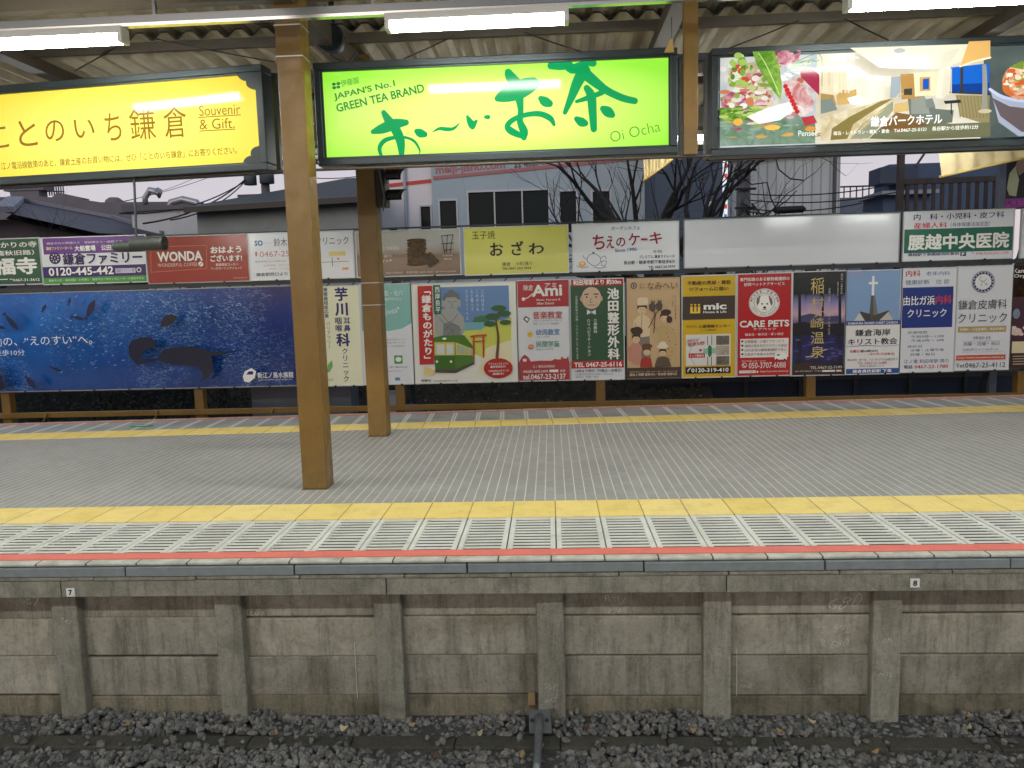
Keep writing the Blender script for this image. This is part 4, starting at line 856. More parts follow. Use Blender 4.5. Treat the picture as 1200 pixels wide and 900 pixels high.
# ---- lower row
B = U(-236, 376, 343, 457.5).crop(0, 320, 2.609)
N = NT('deep_water'); v, x, y, z = N.coord(); a = N.noise(v, 1.3, 6, .65, .6); f = N.noise(v, 19, 6, .8, 1.6, sc=(.7,1,1.9)); g, gx, gy, gz = N.coord('Generated')
c = N.mix(N.ramp(gx, (.35, 0.0), (.92, 1.0)), (40,124,214), (10,32,96)); c = N.mix(N.ramp(gz, (.0, .75), (.8, 0.0)), c, (6,40,112)); c = N.mix(N.ramp(a, (.42, 0.0), (.68, .6)), c, (8,56,140))
bub = N.math('MULTIPLY', N.ramp(f, (.52, 0.0), (.66, 1.0)), N.ramp(N.noise(v, 1.15, 4, .6, .5, sc=(1,1,.35)), (.46, .05), (.60, .9)))
c = N.mix(bub, c, (150,190,232)); N.base(c); N.rgh(.14); M_SEA = N.m
FD = (14,34,72)
rq = random.Random(4)
for k in range(620):
    q = rq.random(); cx_ = rq.gauss(560,95) if q < .6 else rq.gauss(250,70); cy_ = (rq.gauss(120,34) if q < .6 else rq.gauss(200,46)) + (cx_-500)*.05; L = rq.uniform(3,8); a = rq.gauss(.5,.35) if q < .6 else rq.gauss(-.3,.4)
    if not (5 < cx_ < 890 and 62 < cy_ < 330): continue
    B.poly(rq.choice(((90,150,206),(60,116,184),(130,180,222),(40,96,170),(30,80,150))), [(cx_-L*math.cos(a),cy_-L*math.sin(a)),(cx_,cy_-1.6),(cx_+L*math.cos(a),cy_+L*math.sin(a)),(cx_,cy_+1.6)])
for x, y, L, a, wd in ((300,108,58,-65,20),(62,150,60,50,16),(18,162,50,10,10),(262,136,34,14,10),(160,106,22,-60,10),(236,86,20,-75,8),(120,330,40,50,20),(196,290,30,20,8)):
    ca, sa = math.cos(math.radians(a)), math.sin(math.radians(a)); B.st(FD, [(x-ca*L/2,y-sa*L/2,2),(x-ca*L*.2,y-sa*L*.2,wd*.8),(x+ca*L*.15,y+sa*L*.15,wd),(x+ca*L*.5,y+sa*L*.5,3)]); B.poly(FD, [(x-ca*L*.42,y-sa*L*.42),(x-ca*L*.62-sa*7,y-sa*L*.62+ca*7),(x-ca*L*.62+sa*7,y-sa*L*.62-ca*7)])
RAY = (14,24,52)
B.poly(RAY, [(440,278),(416,250),(414,222),(424,204),(450,194),(480,194),(500,210),(490,222),(462,236),(448,262),(500,256),(520,230),(560,222),(610,222),(650,232),(664,236),(720,236),(780,224),(716,240),(664,250),(668,290),(656,314),(628,330),(640,304),(620,282),(580,276),(530,272),(500,262)])
B.poly((26,32,46), [(512,150),(520,132),(544,124),(560,130),(558,142),(530,162),(510,162)]); B.poly((6,18,52), [(-10,262),(14,280),(32,310),(44,350),(-10,352)])
B.t((226,236,246), '感動の、“えのすい”へ。', -30, 190, 304, 218, .0, 3); B.t((214,226,240), '駅から徒歩10分', -60, 232, 102, 250, .01)
B.poly(WH, [(758,312),(764,296),(784,286),(798,296),(794,316),(776,330),(762,326)]); B.poly((14,40,110), [(768,306),(776,296),(790,296),(788,306)]); B.t(WH, '新江ノ島水族館', 802, 298, 910, 316, .02); B.t((190,206,226), 'ENOSHIMA AQUARIUM', 804, 319, 906, 324)
B.finish('advertising_board', 'long blue aquarium board with fish and a dark manta ray', 'board', LO, M_SEA, M_FRG)
B = U(379.5, 422.6, 335.5, 451.5).crop(0, 320, 2.609)
NV = (40,52,110)
B.tv(NV, '芋川', 1042, 42, 132, 42, .05); B.tv(NV, '耳鼻', 1060, 134, 180, 22, .02); B.tv(NV, '咽喉', 1034, 134, 180, 22, .02); B.tv(NV, '科', 1048, 182, 226, 42, .05); B.tv(NV, 'クリニック', 1054, 228, 334, 20, .02); B.tv(NV, '補聴器相談応需', 994, 44, 138, 13, .02); B.tv(NV, 'バリアフリー', 1003, 148, 232, 13, .0)
B.poly((110,170,90), [(1000,306),(1002,282),(1014,266),(1018,284),(1010,300)]); B.t((120,130,120), '0467-61-3341', 1000, 322, 1018, 330)
B.finish('advertising_board', 'narrow cream clinic board with navy vertical lettering beside the aquarium board', 'board', LO, panel((232,234,206)), M_FRW)
B = U(424.5, 483.2, 333.3, 450).crop(430, 310, 3.871)
B.r(W_, -30, 80, 210, 560); TL = (132,190,186)
B.poly(TL, [(-30,80),(203,80),(203,265),(160,290),(100,302),(-30,302)]); B.t(WH, '肌・毛穴', 78, 118, 162, 142, .0); B.t(WH, '専門サロン', 80, 150, 160, 164); B.tb(WH, 'elvea*', 80, 232, 152, 214, 28, -.01); B.t((150,160,160), '鎌倉駅西口から', 86, 336, 176, 344); B.t((150,160,160), '徒歩1分', 90, 350, 176, 358); B.t((150,160,160), '江ノ電鎌倉駅', 90, 366, 170, 374); B.r((88,160,90), 124, 412, 162, 450); B.e(WH, 143, 430, 13, 11); B.t((60,60,60), 'ID:@elvea', 104, 460, 184, 470); B.t((120,120,120), '0467-81-3771', 96, 480, 156, 486); B.r((90,150,190), 128, 512, 150, 526)
B.finish('advertising_board', 'white and teal beauty salon board behind the second column', 'board', LO, panel((224,228,228)), M_FRW)
B = U(484, 606, 331.5, 448).crop(430, 310, 3.871)
skyp = (104,142,192)
B.r(skyp, 306, 100, 645, 268); B.r((120,176,190), 306, 262, 645, 300)
B.poly((70,120,80), [(478,262),(490,238),(520,230),(548,240),(560,262)]); B.poly((206,212,96), [(440,300),(520,296),(560,262),(620,250),(655,240),(655,420),(540,430),(440,380)]); B.poly((186,200,84), [(306,280),(345,270),(345,330),(306,330)])
B.poly((232,226,190), [(540,380),(655,340),(655,500),(500,500)])
# the great buddha
BD, BE = (168,172,170), (132,138,138)
B.poly(BD, [(332,215),(350,200),(410,205),(440,240),(444,300),(430,330),(312,330),(306,240)]); B.poly(BE, [(346,270),(378,258),(420,280),(430,330),(345,330)]); B.e(BD, 382, 172, 36, 42); B.poly((112,118,120), [(344,160),(350,132),(382,120),(416,132),(424,165),(418,160),(400,148),(362,150),(350,168)]); B.e((112,118,120), 383, 124, 16, 10)
B.st((90,96,98), [(364,166,2),(378,168,2)]); B.st((90,96,98), [(392,168,2),(408,166,2)]); B.st((90,96,98), [(386,170,2),(383,184,2),(390,186,2)]); B.st((90,96,98), [(376,196,2),(394,196,2)]); B.e(BD, 344, 178, 5, 18); B.e(BD, 421, 176, 5, 18)
for p in ([(340,225),(376,262),(412,225)],[(330,245),(372,290)],[(350,300),(390,270),(430,300)],[(360,325),(400,290)],[(400,330),(380,290)]): B.st((104,110,112), [(q[0],q[1],2.5) for q in p])
# green tram
TG, TY = (78,124,52), (206,196,96)
B.poly(TG, [(300,332),(340,322),(440,320),(490,380),(488,440),(400,475),(310,474)]); B.poly(TY, [(306,352),(398,352),(400,412),(306,412)]); B.poly((60,110,44), [(306,412),(400,412),(400,475),(310,474)]); B.r((206,216,220), 316, 362, 352, 408); B.r((206,216,220), 362, 362, 392, 408); B.e((236,240,240), 352, 336, 10, 5); B.e((240,232,190), 318, 440, 6, 6); B.e((240,232,190), 382, 440, 6, 6); B.poly(TY, [(402,352),(484,384),(484,412),(404,410)])
for k in range(4): B.poly((150,176,180), [(410+k*19,362+k*7),(422+k*19,366+k*7),(422+k*19,404),(410+k*19,404)])
B.poly((80,80,70), [(310,474),(400,475),(488,440),(488,452),(404,492),(310,490)]); B.poly((224,206,130), [(262,460),(310,480),(300,502),(262,502)])
# plain pine and shrine gate in place of the drawn figures
B.st((110,76,50), [(590,420,14),(596,330,11),(586,250,8),(600,214,5)])
for x, y, rx, ry in ((570,236,34,15),(622,222,32,14),(598,198,34,14),(560,270,30,12),(628,262,26,12)): B.e((56,98,58), x, y, rx, ry)
B.st((190,70,50), [(486,330,8),(484,420,8)]); B.st((190,70,50), [(528,326,8),(530,418,8)]); B.st((190,70,50), [(474,326,9),(506,322,8),(540,320,9)]); B.st((190,70,50), [(482,350,6),(532,346,6)])
B.poly(RED, [(230,98),(296,96),(306,452),(240,454)]); B.tv(WH, '「鎌倉ものがたり」', 268, 98, 450, 44, .05); B.r((42,104,84), 303, 94, 335, 224); B.tv(WH, '西岸良平', 319, 98, 220, 24, .02)
for i, s in enumerate(('これはまち', 'これからも', '人と暮らす', 'ミステリーへと')): B.tv((226,232,240), s, 524-i*24, 112, 112+20*len(s), 15)
B.e((178,36,36), 596, 470, 66, 46); B.t(WH, 'アクションコミックス', 552, 444, 642, 455, .02); B.t(WH, '最新巻発売中!', 560, 458, 630, 468, .02); B.t(WH, 'CODAMAコダマンガ', 552, 476, 644, 486, .02); B.t(WH, '連載中!', 570, 490, 622, 500, .02); B.t(BK, '双葉社', 246, 520, 292, 532, .02); B.t(BK, 'www.futabasha.co.jp', 302, 522, 412, 532)
B.finish('advertising_board', 'square illustrated board with a grey Buddha, green tram and red title strip', 'board', LO, panel((232,234,226)), M_FRW)
B = U(606.9, 667.2, 328.6, 445.7).crop(430, 310, 3.871)
AR = (176,50,56)
B.r(AR, 684, 72, 918, 192); B.r((170,62,66), 690, 444, 920, 528); B.poly((170,62,66), [(690,444),(702,420),(716,408),(732,420),(744,440),(780,436),(838,436),(870,420),(914,418),(918,448),(690,450)])
B.tb(WH, 'Ami', 748, 146, 886, 140, 52, .03, 4); B.t(WH, '鎌倉', 708, 92, 754, 118, .0); B.t(WH, 'アミ', 806, 84, 860, 104, .02); B.st(WH, [(710,156,5),(730,150,4),(752,132,4)]); B.e(WH, 710, 157, 8, 8); B.t(WH, 'Music, Nursery &', 770, 155, 878, 166, .01); B.t(WH, 'After School', 770, 170, 848, 181, .01)
B.t((190,70,66), '音楽教室', 752, 212, 886, 246, .02); B.t((90,90,96), 'ピアノ・ヴァイオリン・フルート', 754, 250, 884, 258); B.t((90,90,96), '声楽・リトミック・絵本朗読', 754, 264, 870, 272); B.t((70,130,180), '幼児教室', 766, 292, 874, 320, .02); B.t((100,140,180), '1才〜4才', 766, 324, 830, 332); B.t((70,150,130), '民間学童', 768, 346, 874, 374, .02); B.t((100,150,140), '園児〜小学生', 768, 380, 846, 388)
B.poly((90,90,92), [(708,248),(720,232),(740,246),(728,266)]); B.poly(WH, [(716,248),(722,240),(734,248),(728,258)]); B.e((226,196,70), 740, 318, 13, 13); B.e((120,90,40), 736, 316, 2, 2); B.e((120,90,40), 744, 316, 2, 2); B.e((206,130,90), 744, 374, 14, 12); B.st((240,210,180), [(736,370,3),(752,372,3)])
for x, y, w, h in ((708,428,16,12),(750,420,10,16),(770,420,12,14),(800,418,16,18),(830,422,18,8),(858,420,22,10),(890,416,18,10)): B.r((232,226,222), x, y, x+w, y+h)
B.t(WH, '江ノ電和田塚駅前', 752, 456, 852, 468, .0); B.t(WH, 'music-ami.com', 710, 476, 822, 490, .01); B.r(WH, 828, 476, 868, 488); B.t(WH, '検索', 876, 476, 900, 488); B.t(WH, 'tel.0467-23-2137', 708, 496, 902, 520, .015, 3)
B.finish('advertising_board', 'white music school board with a red head and red foot', 'board', LO, panel(W_), M_FRW)
B = U(668.6, 730.8, 327.2, 444.5).crop(430, 310, 3.871)
B.r((48,86,62), 926, 92, 1166, 440); B.r((176,44,44), 926, 62, 1166, 96); B.r((184,44,48), 926, 436, 1166, 470)
B.t((250,240,236), '和田塚駅より 約30m', 934, 68, 1152, 92, .04); B.tv(WH, '池田整形外科', 1116, 104, 432, 54, .05)
B.e((214,186,160), 1018, 152, 45, 50); B.e((206,176,150), 974, 156, 7, 12); B.e((206,176,150), 1062, 154, 7, 12); B.st((60,46,36), [(988,136,5),(1004,134,5)]); B.st((60,46,36), [(1030,134,5),(1048,134,5)]); B.e((40,34,30), 997, 148, 4, 4); B.e((40,34,30), 1039, 147, 4, 4); B.st((120,90,70), [(1018,150,2),(1012,170,3),(1024,171,2)]); B.st((140,80,70), [(1004,184,3),(1032,183,3)]); B.st((180,150,126), [(994,174,2),(1000,190,2)]); B.st((180,150,126), [(1042,172,2),(1038,188,2)])
B.poly((226,230,230), [(998,204),(1018,214),(1038,204),(1038,228),(1018,218),(998,228)]); B.e((150,160,160), 1018, 216, 5, 6)
B.tv((226,234,228), '○麻酔科', 1036, 244, 312, 16, .02); B.tv((226,234,228), '○リハビリテーション', 1006, 246, 416, 16, .02); B.tv((206,220,210), '交通事故後の治療・リハビリもしております', 950, 140, 432, 12, .0)
B.t(WH, 'TEL 0467-25-6116', 940, 442, 1156, 464, .025, 3); B.t((60,64,90), '18時まで受付（月曜日〜金曜日）', 946, 474, 1156, 488, .02); B.t((90,90,110), '※土曜日は午前中まで診療しております。', 946, 493, 1120, 501); B.t((90,90,110), '休診日：日曜・祝日', 946, 505, 1050, 514)
B.finish('advertising_board', 'dark green clinic board with a bald man in a bow tie', 'board', LO, panel(W_), M_FRW)
B = U(734.5, 797, 325.2, 443.5).crop(720, 300, 5)
CR = (206,176,136)
B.r((76,58,46), 74, 652, 388, 716)
LN = (92,70,54); SK = (222,194,156); WT = (226,204,166); GY = (128,122,112); DK = (70,52,44)
def person_art(B, hx, hy, hr, hair, body, pts, legs=None):
    B.poly(body, pts); B.e(SK, hx, hy, hr*.85, hr); B.poly(hair, [(hx-hr,hy+hr*.1),(hx-hr*.9,hy-hr*.8),(hx,hy-hr*1.25),(hx+hr*.9,hy-hr*.8),(hx+hr,hy+hr*.1),(hx+hr*.5,hy-hr*.45),(hx-hr*.5,hy-hr*.45)])
    B.st(LN, [(hx-hr*.45,hy+hr*.1,2),(hx-hr*.15,hy+hr*.12,2)]); B.st(LN, [(hx+hr*.15,hy+hr*.12,2),(hx+hr*.45,hy+hr*.1,2)]); B.st((170,90,80), [(hx-hr*.18,hy+hr*.6,2),(hx+hr*.18,hy+hr*.6,2)])
B.poly(GY, [(138,470),(205,455),(215,640),(150,645)]); person_art(B, 162, 312, 30, DK, WT, [(112,380),(140,350),(180,345),(215,375),(205,470),(130,480),(108,440)]); B.poly((226,210,180), [(134,252),(150,242),(190,242),(198,258),(194,288),(136,290)])
person_art(B, 292, 362, 26, DK, (196,170,120), [(250,420),(280,400),(330,410),(362,450),(370,640),(300,648),(262,520)]); B.e(DK, 322, 372, 18, 20); B.e(DK, 302, 330, 30, 18)
B.poly((200,160,130), [(92,520),(130,500),(160,530),(150,640),(100,640)]); person_art(B, 128, 484, 26, DK, (196,140,120), [(80,540),(110,510),(150,520),(160,600),(140,645),(82,610)]); B.e(DK, 132, 440, 34, 26); B.e(DK, 108, 434, 14, 14)
person_art(B, 190, 560, 24, (96,60,44), (168,52,46), [(150,640),(160,600),(185,590),(214,600),(224,652),(150,652)]); B.e((110,70,54), 190, 528, 32, 16)
person_art(B, 282, 566, 22, DK, (90,76,64), [(236,640),(250,596),(282,584),(316,596),(334,648),(236,652)]); B.e((232,220,196), 282, 530, 34, 14); B.e((236,226,204), 282, 518, 22, 18)
for x, y in ((222,294),(262,290)): B.poly((88,80,72), [(x-18,y+22),(x-20,y-8),(x-8,y-18),(x-6,y-38),(x+4,y-24),(x+14,y-38),(x+12,y-16),(x+20,y-4),(x+14,y+26),(x,y+32)])
B.st(LN, [(222,322,5),(236,345,5),(200,420,5)]); B.st(LN, [(262,318,5),(240,345,5),(230,450,5)]); B.st(LN, [(160,350,2),(158,420,2)]); B.st(LN, [(120,390,2),(134,470,2)]); B.st(LN, [(206,380,2),(232,410,2),(246,430,2)])
for k in range(9): B.e((176,80,60), 296+random.randint(0,66), 430+k*22, 3.5, 3.5)
B.e((90,90,96), 112, 174, 19, 19); B.e(CR, 112, 174, 12, 12); B.e((90,90,96), 112, 174, 6, 9); B.t(LN, 'たい', 146, 160, 178, 174); B.t(LN, '焼き', 146, 178, 178, 192); B.t(LN, 'なみへい', 192, 152, 368, 196, -.005, 3); B.tv(LN, 'あんこ天然鯛焼', 356, 226, 372, 9); B.tv(LN, 'たい焼き', 340, 226, 300, 9)
B.t((206,190,160), '鎌倉市長谷1-8-10　営業 10:00〜18:00　TEL 0467-24-7900', 90, 672, 368, 680); B.t((226,214,190), '由比ヶ浜駅 徒歩3分／長谷駅 徒歩5分', 90, 684, 366, 700, .02)
B.finish('advertising_board', 'tan illustrated board of a family with fish shaped cakes and a brown foot', 'board', LO, panel(CR), M_FRD)
B = U(799.6, 861.5, 323, 441.7).crop(720, 300, 5)
YL = (214,178,40)
B.r((70,58,50), 396, 234, 706, 372); B.t((70,56,30), '不動産の売却・買取', 426, 144, 682, 168, .04); B.t((70,56,30), 'リフォームに強い', 440, 180, 668, 204, .04)
for x in (444, 466, 488): B.r((236,196,60), x, 296, x+15, 334); B.e((236,196,60), x+7.5, 286, 7, 5)
B.r((236,196,60), 444, 326, 503, 336); B.t(WH, 'mic', 522, 276, 656, 314, .038, 4); B.t(WH, 'House & Life', 520, 320, 656, 334, .02); B.t((80,66,30), '株式会社', 420, 408, 482, 418, .0); B.t((70,58,30), '三春情報センター', 492, 400, 680, 420, .02); B.t((70,58,30), 'ミック鎌倉店', 502, 428, 596, 440, .0)
B.r((222,222,220), 418, 458, 680, 642); B.tb(RED, '改札から', 428, 506, 490, 498, 16, .02); B.tb(RED, '徒歩30秒', 430, 532, 530, 520, 24, .03); B.r((150,190,170), 520, 540, 594, 572); B.poly((40,120,90), [(556,520),(570,532),(570,580),(556,594),(548,580),(548,532)]); B.st((170,170,170), [(470,640,4),(440,560,4),(500,480,3)]); B.st((60,60,60), [(546,470,4),(546,520,4)]); B.st((60,60,60), [(570,466,4),(570,520,4)]); B.st((60,60,60), [(546,590,4),(546,640,4)]); B.st((60,60,60), [(568,590,4),(568,640,4)]); B.r(RED, 434, 570, 530, 596); B.t(WH, 'ミック鎌倉店', 440, 576, 524, 590, .02); B.e(RED, 504, 552, 8, 8)
ph = mat('shop_photo', (104,98,88), .3, noise=(22,.55,5)); B.r(0, 596, 466, 672, 520, m=ph); B.r(0, 596, 526, 672, 580, m=mat('shop_photo_pale', (170,160,146), .3, noise=(18,.35,5))); B.r(0, 596, 586, 672, 638, m=ph)
B.r((40,36,34), 416, 648, 680, 688); B.t(WH, '0120-319-410', 450, 656, 668, 680, .022, 3); B.st(WH, [(430,680,4),(432,668,6),(444,658,5)])
B.finish('advertising_board', 'yellow and brown estate agent board with a map', 'board', LO, panel(YL), M_FRW)
B = U(864.2, 926.7, 320.8, 440).crop(720, 300, 5)
CRD = (186,40,44)
B.t(WH, '専門知識のある動物看護師の', 734, 124, 1024, 146, .02); B.t(WH, '訪問ペットケアサービス', 758, 154, 996, 174, .02)
B.e(WH, 878, 274, 90, 84, 40); B.e((150,120,116), 878, 274, 86, 80, 40); B.e(WH, 878, 274, 84, 78, 40); B.e((110,104,104), 878, 274, 62, 58, 36); B.e((236,234,230), 878, 274, 60, 56, 36)
for i, ch in enumerate('CARE PETS'):
    a = math.radians(155-130*i/8)
    if ch != ' ': x, y = 878+72*math.cos(a), 274-67*math.sin(a); B.tb((90,84,84), ch, x-6*math.sin(a)-1e-3, y-6*math.cos(a)+5, x+6*math.sin(a), y+6*math.cos(a)+5, 13, .02)
for i, ch in enumerate('Happy Pets Service'):
    a = math.radians(205+130*i/17)
    if ch != ' ': x, y = 878+73*math.cos(a), 274-68*math.sin(a); B.e((130,120,120), x, y, 3, 3)
B.e((214,60,60), 802, 262, 5, 6); B.e((214,60,60), 956, 262, 5, 6)
B.poly((250,250,248), [(846,250),(858,236),(900,236),(912,252),(922,290),(912,306),(900,326),(858,326),(846,306),(834,290)]); B.poly((120,110,106), [(836,244),(852,240),(848,272),(836,292),(832,270)]); B.poly((120,110,106), [(904,240),(920,246),(926,272),(920,294),(910,272)]); B.e((40,36,36), 864, 280, 5, 5); B.e((40,36,36), 894, 280, 5, 5); B.e((40,36,36), 879, 302, 9, 7); B.st((60,54,54), [(866,316,3),(879,312,3),(892,316,3)]); B.poly((206,60,60), [(842,236),(856,230),(852,246)]); B.poly((206,60,60), [(902,232),(914,238),(904,246)])
B.t(WH, 'CARE PETS', 732, 376, 1022, 416, .03, 3); B.t(WH, 'ケアペッツ', 812, 420, 946, 434, .02); B.t(WH, '鎌倉店・藤沢店・茅ヶ崎店', 764, 450, 988, 466, .0); B.r((236,232,230), 736, 482, 1018, 594)
for i, s in enumerate(('訪問看護・介護ケアサービス','病院の受診代行やサロンの送迎','100%女性の動物看護師で安心','お散歩や食事のお世話')): B.e((70,60,60), 748, 500+i*25, 7, 6); B.t((80,70,70), s, 762, 491+i*25, (992,1008,1008,940)[i], 508+i*25, .0)
B.poly((246,246,246), [(936,600),(940,570),(990,566),(1010,584),(1008,606),(940,606)]); B.r((120,130,140), 950, 574, 968, 584); B.e((60,60,60), 950, 606, 6, 6); B.e((60,60,60), 996, 606, 6, 6)
B.t((240,214,210), '受付時間 9:00〜20:00', 744, 610, 884, 620); B.t(WH, '050-3707-6088', 786, 622, 1002, 656, .0, 3); B.e(WH, 760, 640, 15, 15); B.e(CRD, 760, 640, 12, 12); B.st(WH, [(754,634,4),(758,644,4),(767,648,4)]); B.r(WH, 730, 670, 826, 686); B.t((180,60,60), 'ケアペッツ 鎌倉', 736, 673, 812, 683); B.e(WH, 836, 678, 6, 6); B.t(WH, 'https://care-pets-shonan.jp', 852, 668, 1016, 682, .0)
B.finish('advertising_board', 'red pet care board with a dog face in a white ring', 'board', LO, panel(CRD), M_FRW)
B = U(928.6, 990.2, 318.5, 439.2).crop(920, 300, 4.286)
N = NT('spa_view'); v, x, y, z = N.coord('Generated'); a = N.noise(v, 5, 5, .6, .4); c = N.ramp(N.math('MULTIPLY_ADD', a, .16, N.math('SUBTRACT', z, .08)), (.06, (22,18,20)), (.18, (38,40,92)), (.40, (34,36,84)), (.45, (46,42,66)), (.52, (120,102,140)), (.60, (206,172,190)), (.70, (150,140,190)), (.76, (96,100,140)), (.80, (24,30,30))); N.base(c); N.rgh(.2); M_SPA = N.m
B.r((26,32,32), 36, 80, 300, 190); B.poly((30,26,30), [(66,188),(80,188),(80,560),(66,560)]); B.poly((30,26,30), [(184,188),(194,188),(194,420),(184,420)]); B.poly((30,26,30), [(268,188),(282,188),(282,580),(268,580)]); B.poly((70,70,110), [(80,300),(130,288),(184,304),(270,300),(270,330),(80,336)])
B.poly((30,28,36), [(38,340),(90,330),(180,345),(296,335),(296,400),(180,392),(38,402)])
for i in range(26): B.e((58+random.randint(0,26),62+random.randint(0,24),126+random.randint(0,30)), random.randint(50,292), random.randint(410,520), random.randint(10,22), random.randint(3,6), 10)
B.poly((58,40,36), [(36,545),(110,530),(200,545),(298,560),(298,598),(36,598)])
GD = (206,186,120)
for ch, y0, y1 in (('稲',108,190),('村',206,260),('ヶ',270,306),('崎',310,366),('温',380,440),('泉',452,512)): B.t(GD, ch, 128, y0, 194, y1, -.012, 3)
B.st(GD, [(104,506,5),(130,502,4),(168,482,5),(212,468,4)]); B.tv((206,206,200), '国内唯一の黄金の湯', 284, 88, 192, 11); B.tv((206,206,200), '極楽の湯あそび', 264, 130, 200, 9); B.tv((206,206,200), '日帰り温泉', 222, 160, 230, 12); B.tv((190,180,180), '夕日と富士と海の湯', 222, 232, 396, 12); B.t((226,220,210), 'TEL.0467-22-7199', 124, 552, 284, 566, .0); B.t((206,200,196), '稲村ヶ崎駅下車徒歩5分　年中無休', 48, 574, 180, 582); B.r((226,226,226), 184, 572, 250, 581); B.r((226,226,226), 256, 571, 282, 580)
B.finish('advertising_board', 'dark hot spring board with a purple sunset view and gold lettering', 'board', LO, M_SPA, M_FRW)
B = U(991, 1054.7, 317.2, 437.7).crop(920, 300, 4.286)
B.r((132,164,206), 306, 70, 578, 330); B.t((206,140,160), '日曜日は教会へ', 326, 88, 400, 98)
B.r(WH, 436, 100, 448, 200); B.r(WH, 420, 130, 466, 142); B.poly((86,86,84), [(432,198),(452,198),(466,300),(464,330),(420,330)]); B.poly((120,118,114), [(442,198),(452,198),(466,300),(464,330),(446,330)]); B.poly((72,68,66), [(342,330),(378,278),(430,292),(430,330)]); B.poly((206,206,200), [(342,330),(374,284),(404,330)]); B.poly((78,74,70), [(440,300),(520,272),(540,322),(440,326)]); B.poly((196,194,186), [(470,326),(520,278),(542,322)])
B.r((44,70,140), 306, 324, 578, 346); B.t(WH, 'KAMAKURA SEASIDE CHRIST CHURCH', 316, 330, 564, 342, .02); B.t((50,50,60), '鎌倉海岸', 352, 366, 528, 402, .02, 3); B.t((50,50,60), 'キリスト教会', 316, 412, 562, 446, .02, 3); B.st((80,100,170), [(306,456,2),(400,450,3),(500,452,2),(578,446,2)]); B.t((196,50,50), '日曜日', 326, 472, 372, 486, .02); B.t((60,60,70), '朝10時30分', 378, 470, 466, 484, .02); B.t((196,50,50), '・・・一般礼拝(来会歓迎)', 364, 486, 550, 500, .0); B.t((60,60,80), '教会学校・祈り会、バイブルクラスは受付まで', 312, 514, 564, 526, .0); B.t((196,60,60), 'TEL 0467-31-5489', 362, 530, 510, 544, .0); B.t((90,90,120), '鎌倉市腰越2-11-4', 372, 548, 496, 556)
B.r((48,84,160), 306, 564, 578, 596); B.t(WH, '鎌倉高校前駅 下車', 338, 568, 534, 586, .03)
B.finish('advertising_board', 'church board with a white cross on a steeple against blue sky', 'board', LO, panel((230,231,232)), M_FRW)
B = U(1055.8, 1118.8, 314.6, 435.3).crop(920, 300, 4.286)
B.r((34,56,132), 588, 154, 842, 362); B.t((180,50,54), '内科', 606, 72, 680, 104, .02); B.t((70,90,150), '老年内科', 708, 76, 828, 98, .0); B.t((70,90,150), '健康診断　往 診', 604, 118, 826, 142, .0); B.t(WH, '由比ガ浜', 594, 200, 752, 248, .02, 3); B.t((206,60,70), '内科', 756, 196, 836, 242, .02, 3); B.t(WH, 'クリニック', 614, 266, 810, 308, .015, 3)
for s, x0, x1, y in (('診療時間',616,712,384),('午前9時〜12時',634,798,404),('午後3時〜 6時',634,798,424),('休診日',614,686,454),('水曜・土曜午後',630,798,472),('日曜・祝日',630,750,494)): B.t((60,76,120), s, x0, y-7, x1, y+7, .0)
B.t((60,70,110), '江ノ電 和田塚駅 隣り', 596, 518, 820, 538, .0); B.t((60,70,110), '電話', 596, 548, 640, 566, .02); B.t((190,60,60), '0467-23-1780', 650, 546, 818, 564, .015)
B.finish('advertising_board', 'white clinic board with a large navy square', 'board', LO, panel(W_), M_FRW)
B = U(1120.6, 1184.2, 312.3, 433).crop(920, 300, 4.286)
B.e((42,60,110), 995, 130, 58, 57, 36); B.e(WH, 995, 130, 55, 54, 36); B.e((42,60,110), 995, 130, 53, 52, 36); B.e((230,232,236), 995, 130, 41, 40, 36); B.st((170,176,190), [(975,118,4),(995,128,5),(1012,116,4)]); B.st((170,176,190), [(990,130,4),(985,150,4)]); B.st((170,176,190), [(1000,130,4),(1010,148,4)]); B.e((180,186,200), 980, 108, 5, 5); B.e((180,186,200), 1012, 140, 5, 5)
for i in range(18): a = 6.283*i/18; B.e(WH, 995+47*math.cos(a), 130+46*math.sin(a), 2.6, 3.2, 8)
B.t((60,60,72), '鎌倉皮膚科', 868, 218, 1112, 268, .0, 3); B.t((60,60,72), 'クリニック', 866, 286, 1112, 336, .0, 3)
B.r((178,160,104), 866, 352, 1108, 382); B.t(WH, '皮膚科・小児皮膚科・美容皮膚科', 876, 360, 1100, 374, .01); B.t((110,116,130), '休診日', 940, 402, 1028, 418, .0); B.st((180,186,196), [(888,428,2),(1088,424,2)]); B.t((110,116,140), '月曜・日曜・祝日', 892, 430, 1074, 450, .0); B.t((150,154,166), '当駅西口より徒歩1分', 890, 462, 1070, 476); B.st((180,186,196), [(888,484,2),(1088,480,2)]); B.r((196,84,62), 858, 496, 1104, 522); B.t(WH, 'http://www.kamakura-hifuka.jp', 866, 504, 1096, 516); B.t((70,70,86), 'Tel', 856, 540, 896, 560, .0); B.t((60,60,76), '0467-25-4112', 902, 534, 1104, 560, .0, 3)
B.finish('advertising_board', 'white skin clinic board with a round blue emblem', 'board', LO, panel(W_), M_FRW)
B = U(1185.8, 1250, 310, 431).crop(920, 300, 4.286)
fd = lv((150,104,60), (66,40,30), 12, 'food_photo'); fd.node_tree.nodes['Principled BSDF'].inputs['Emission Strength'].default_value = 0
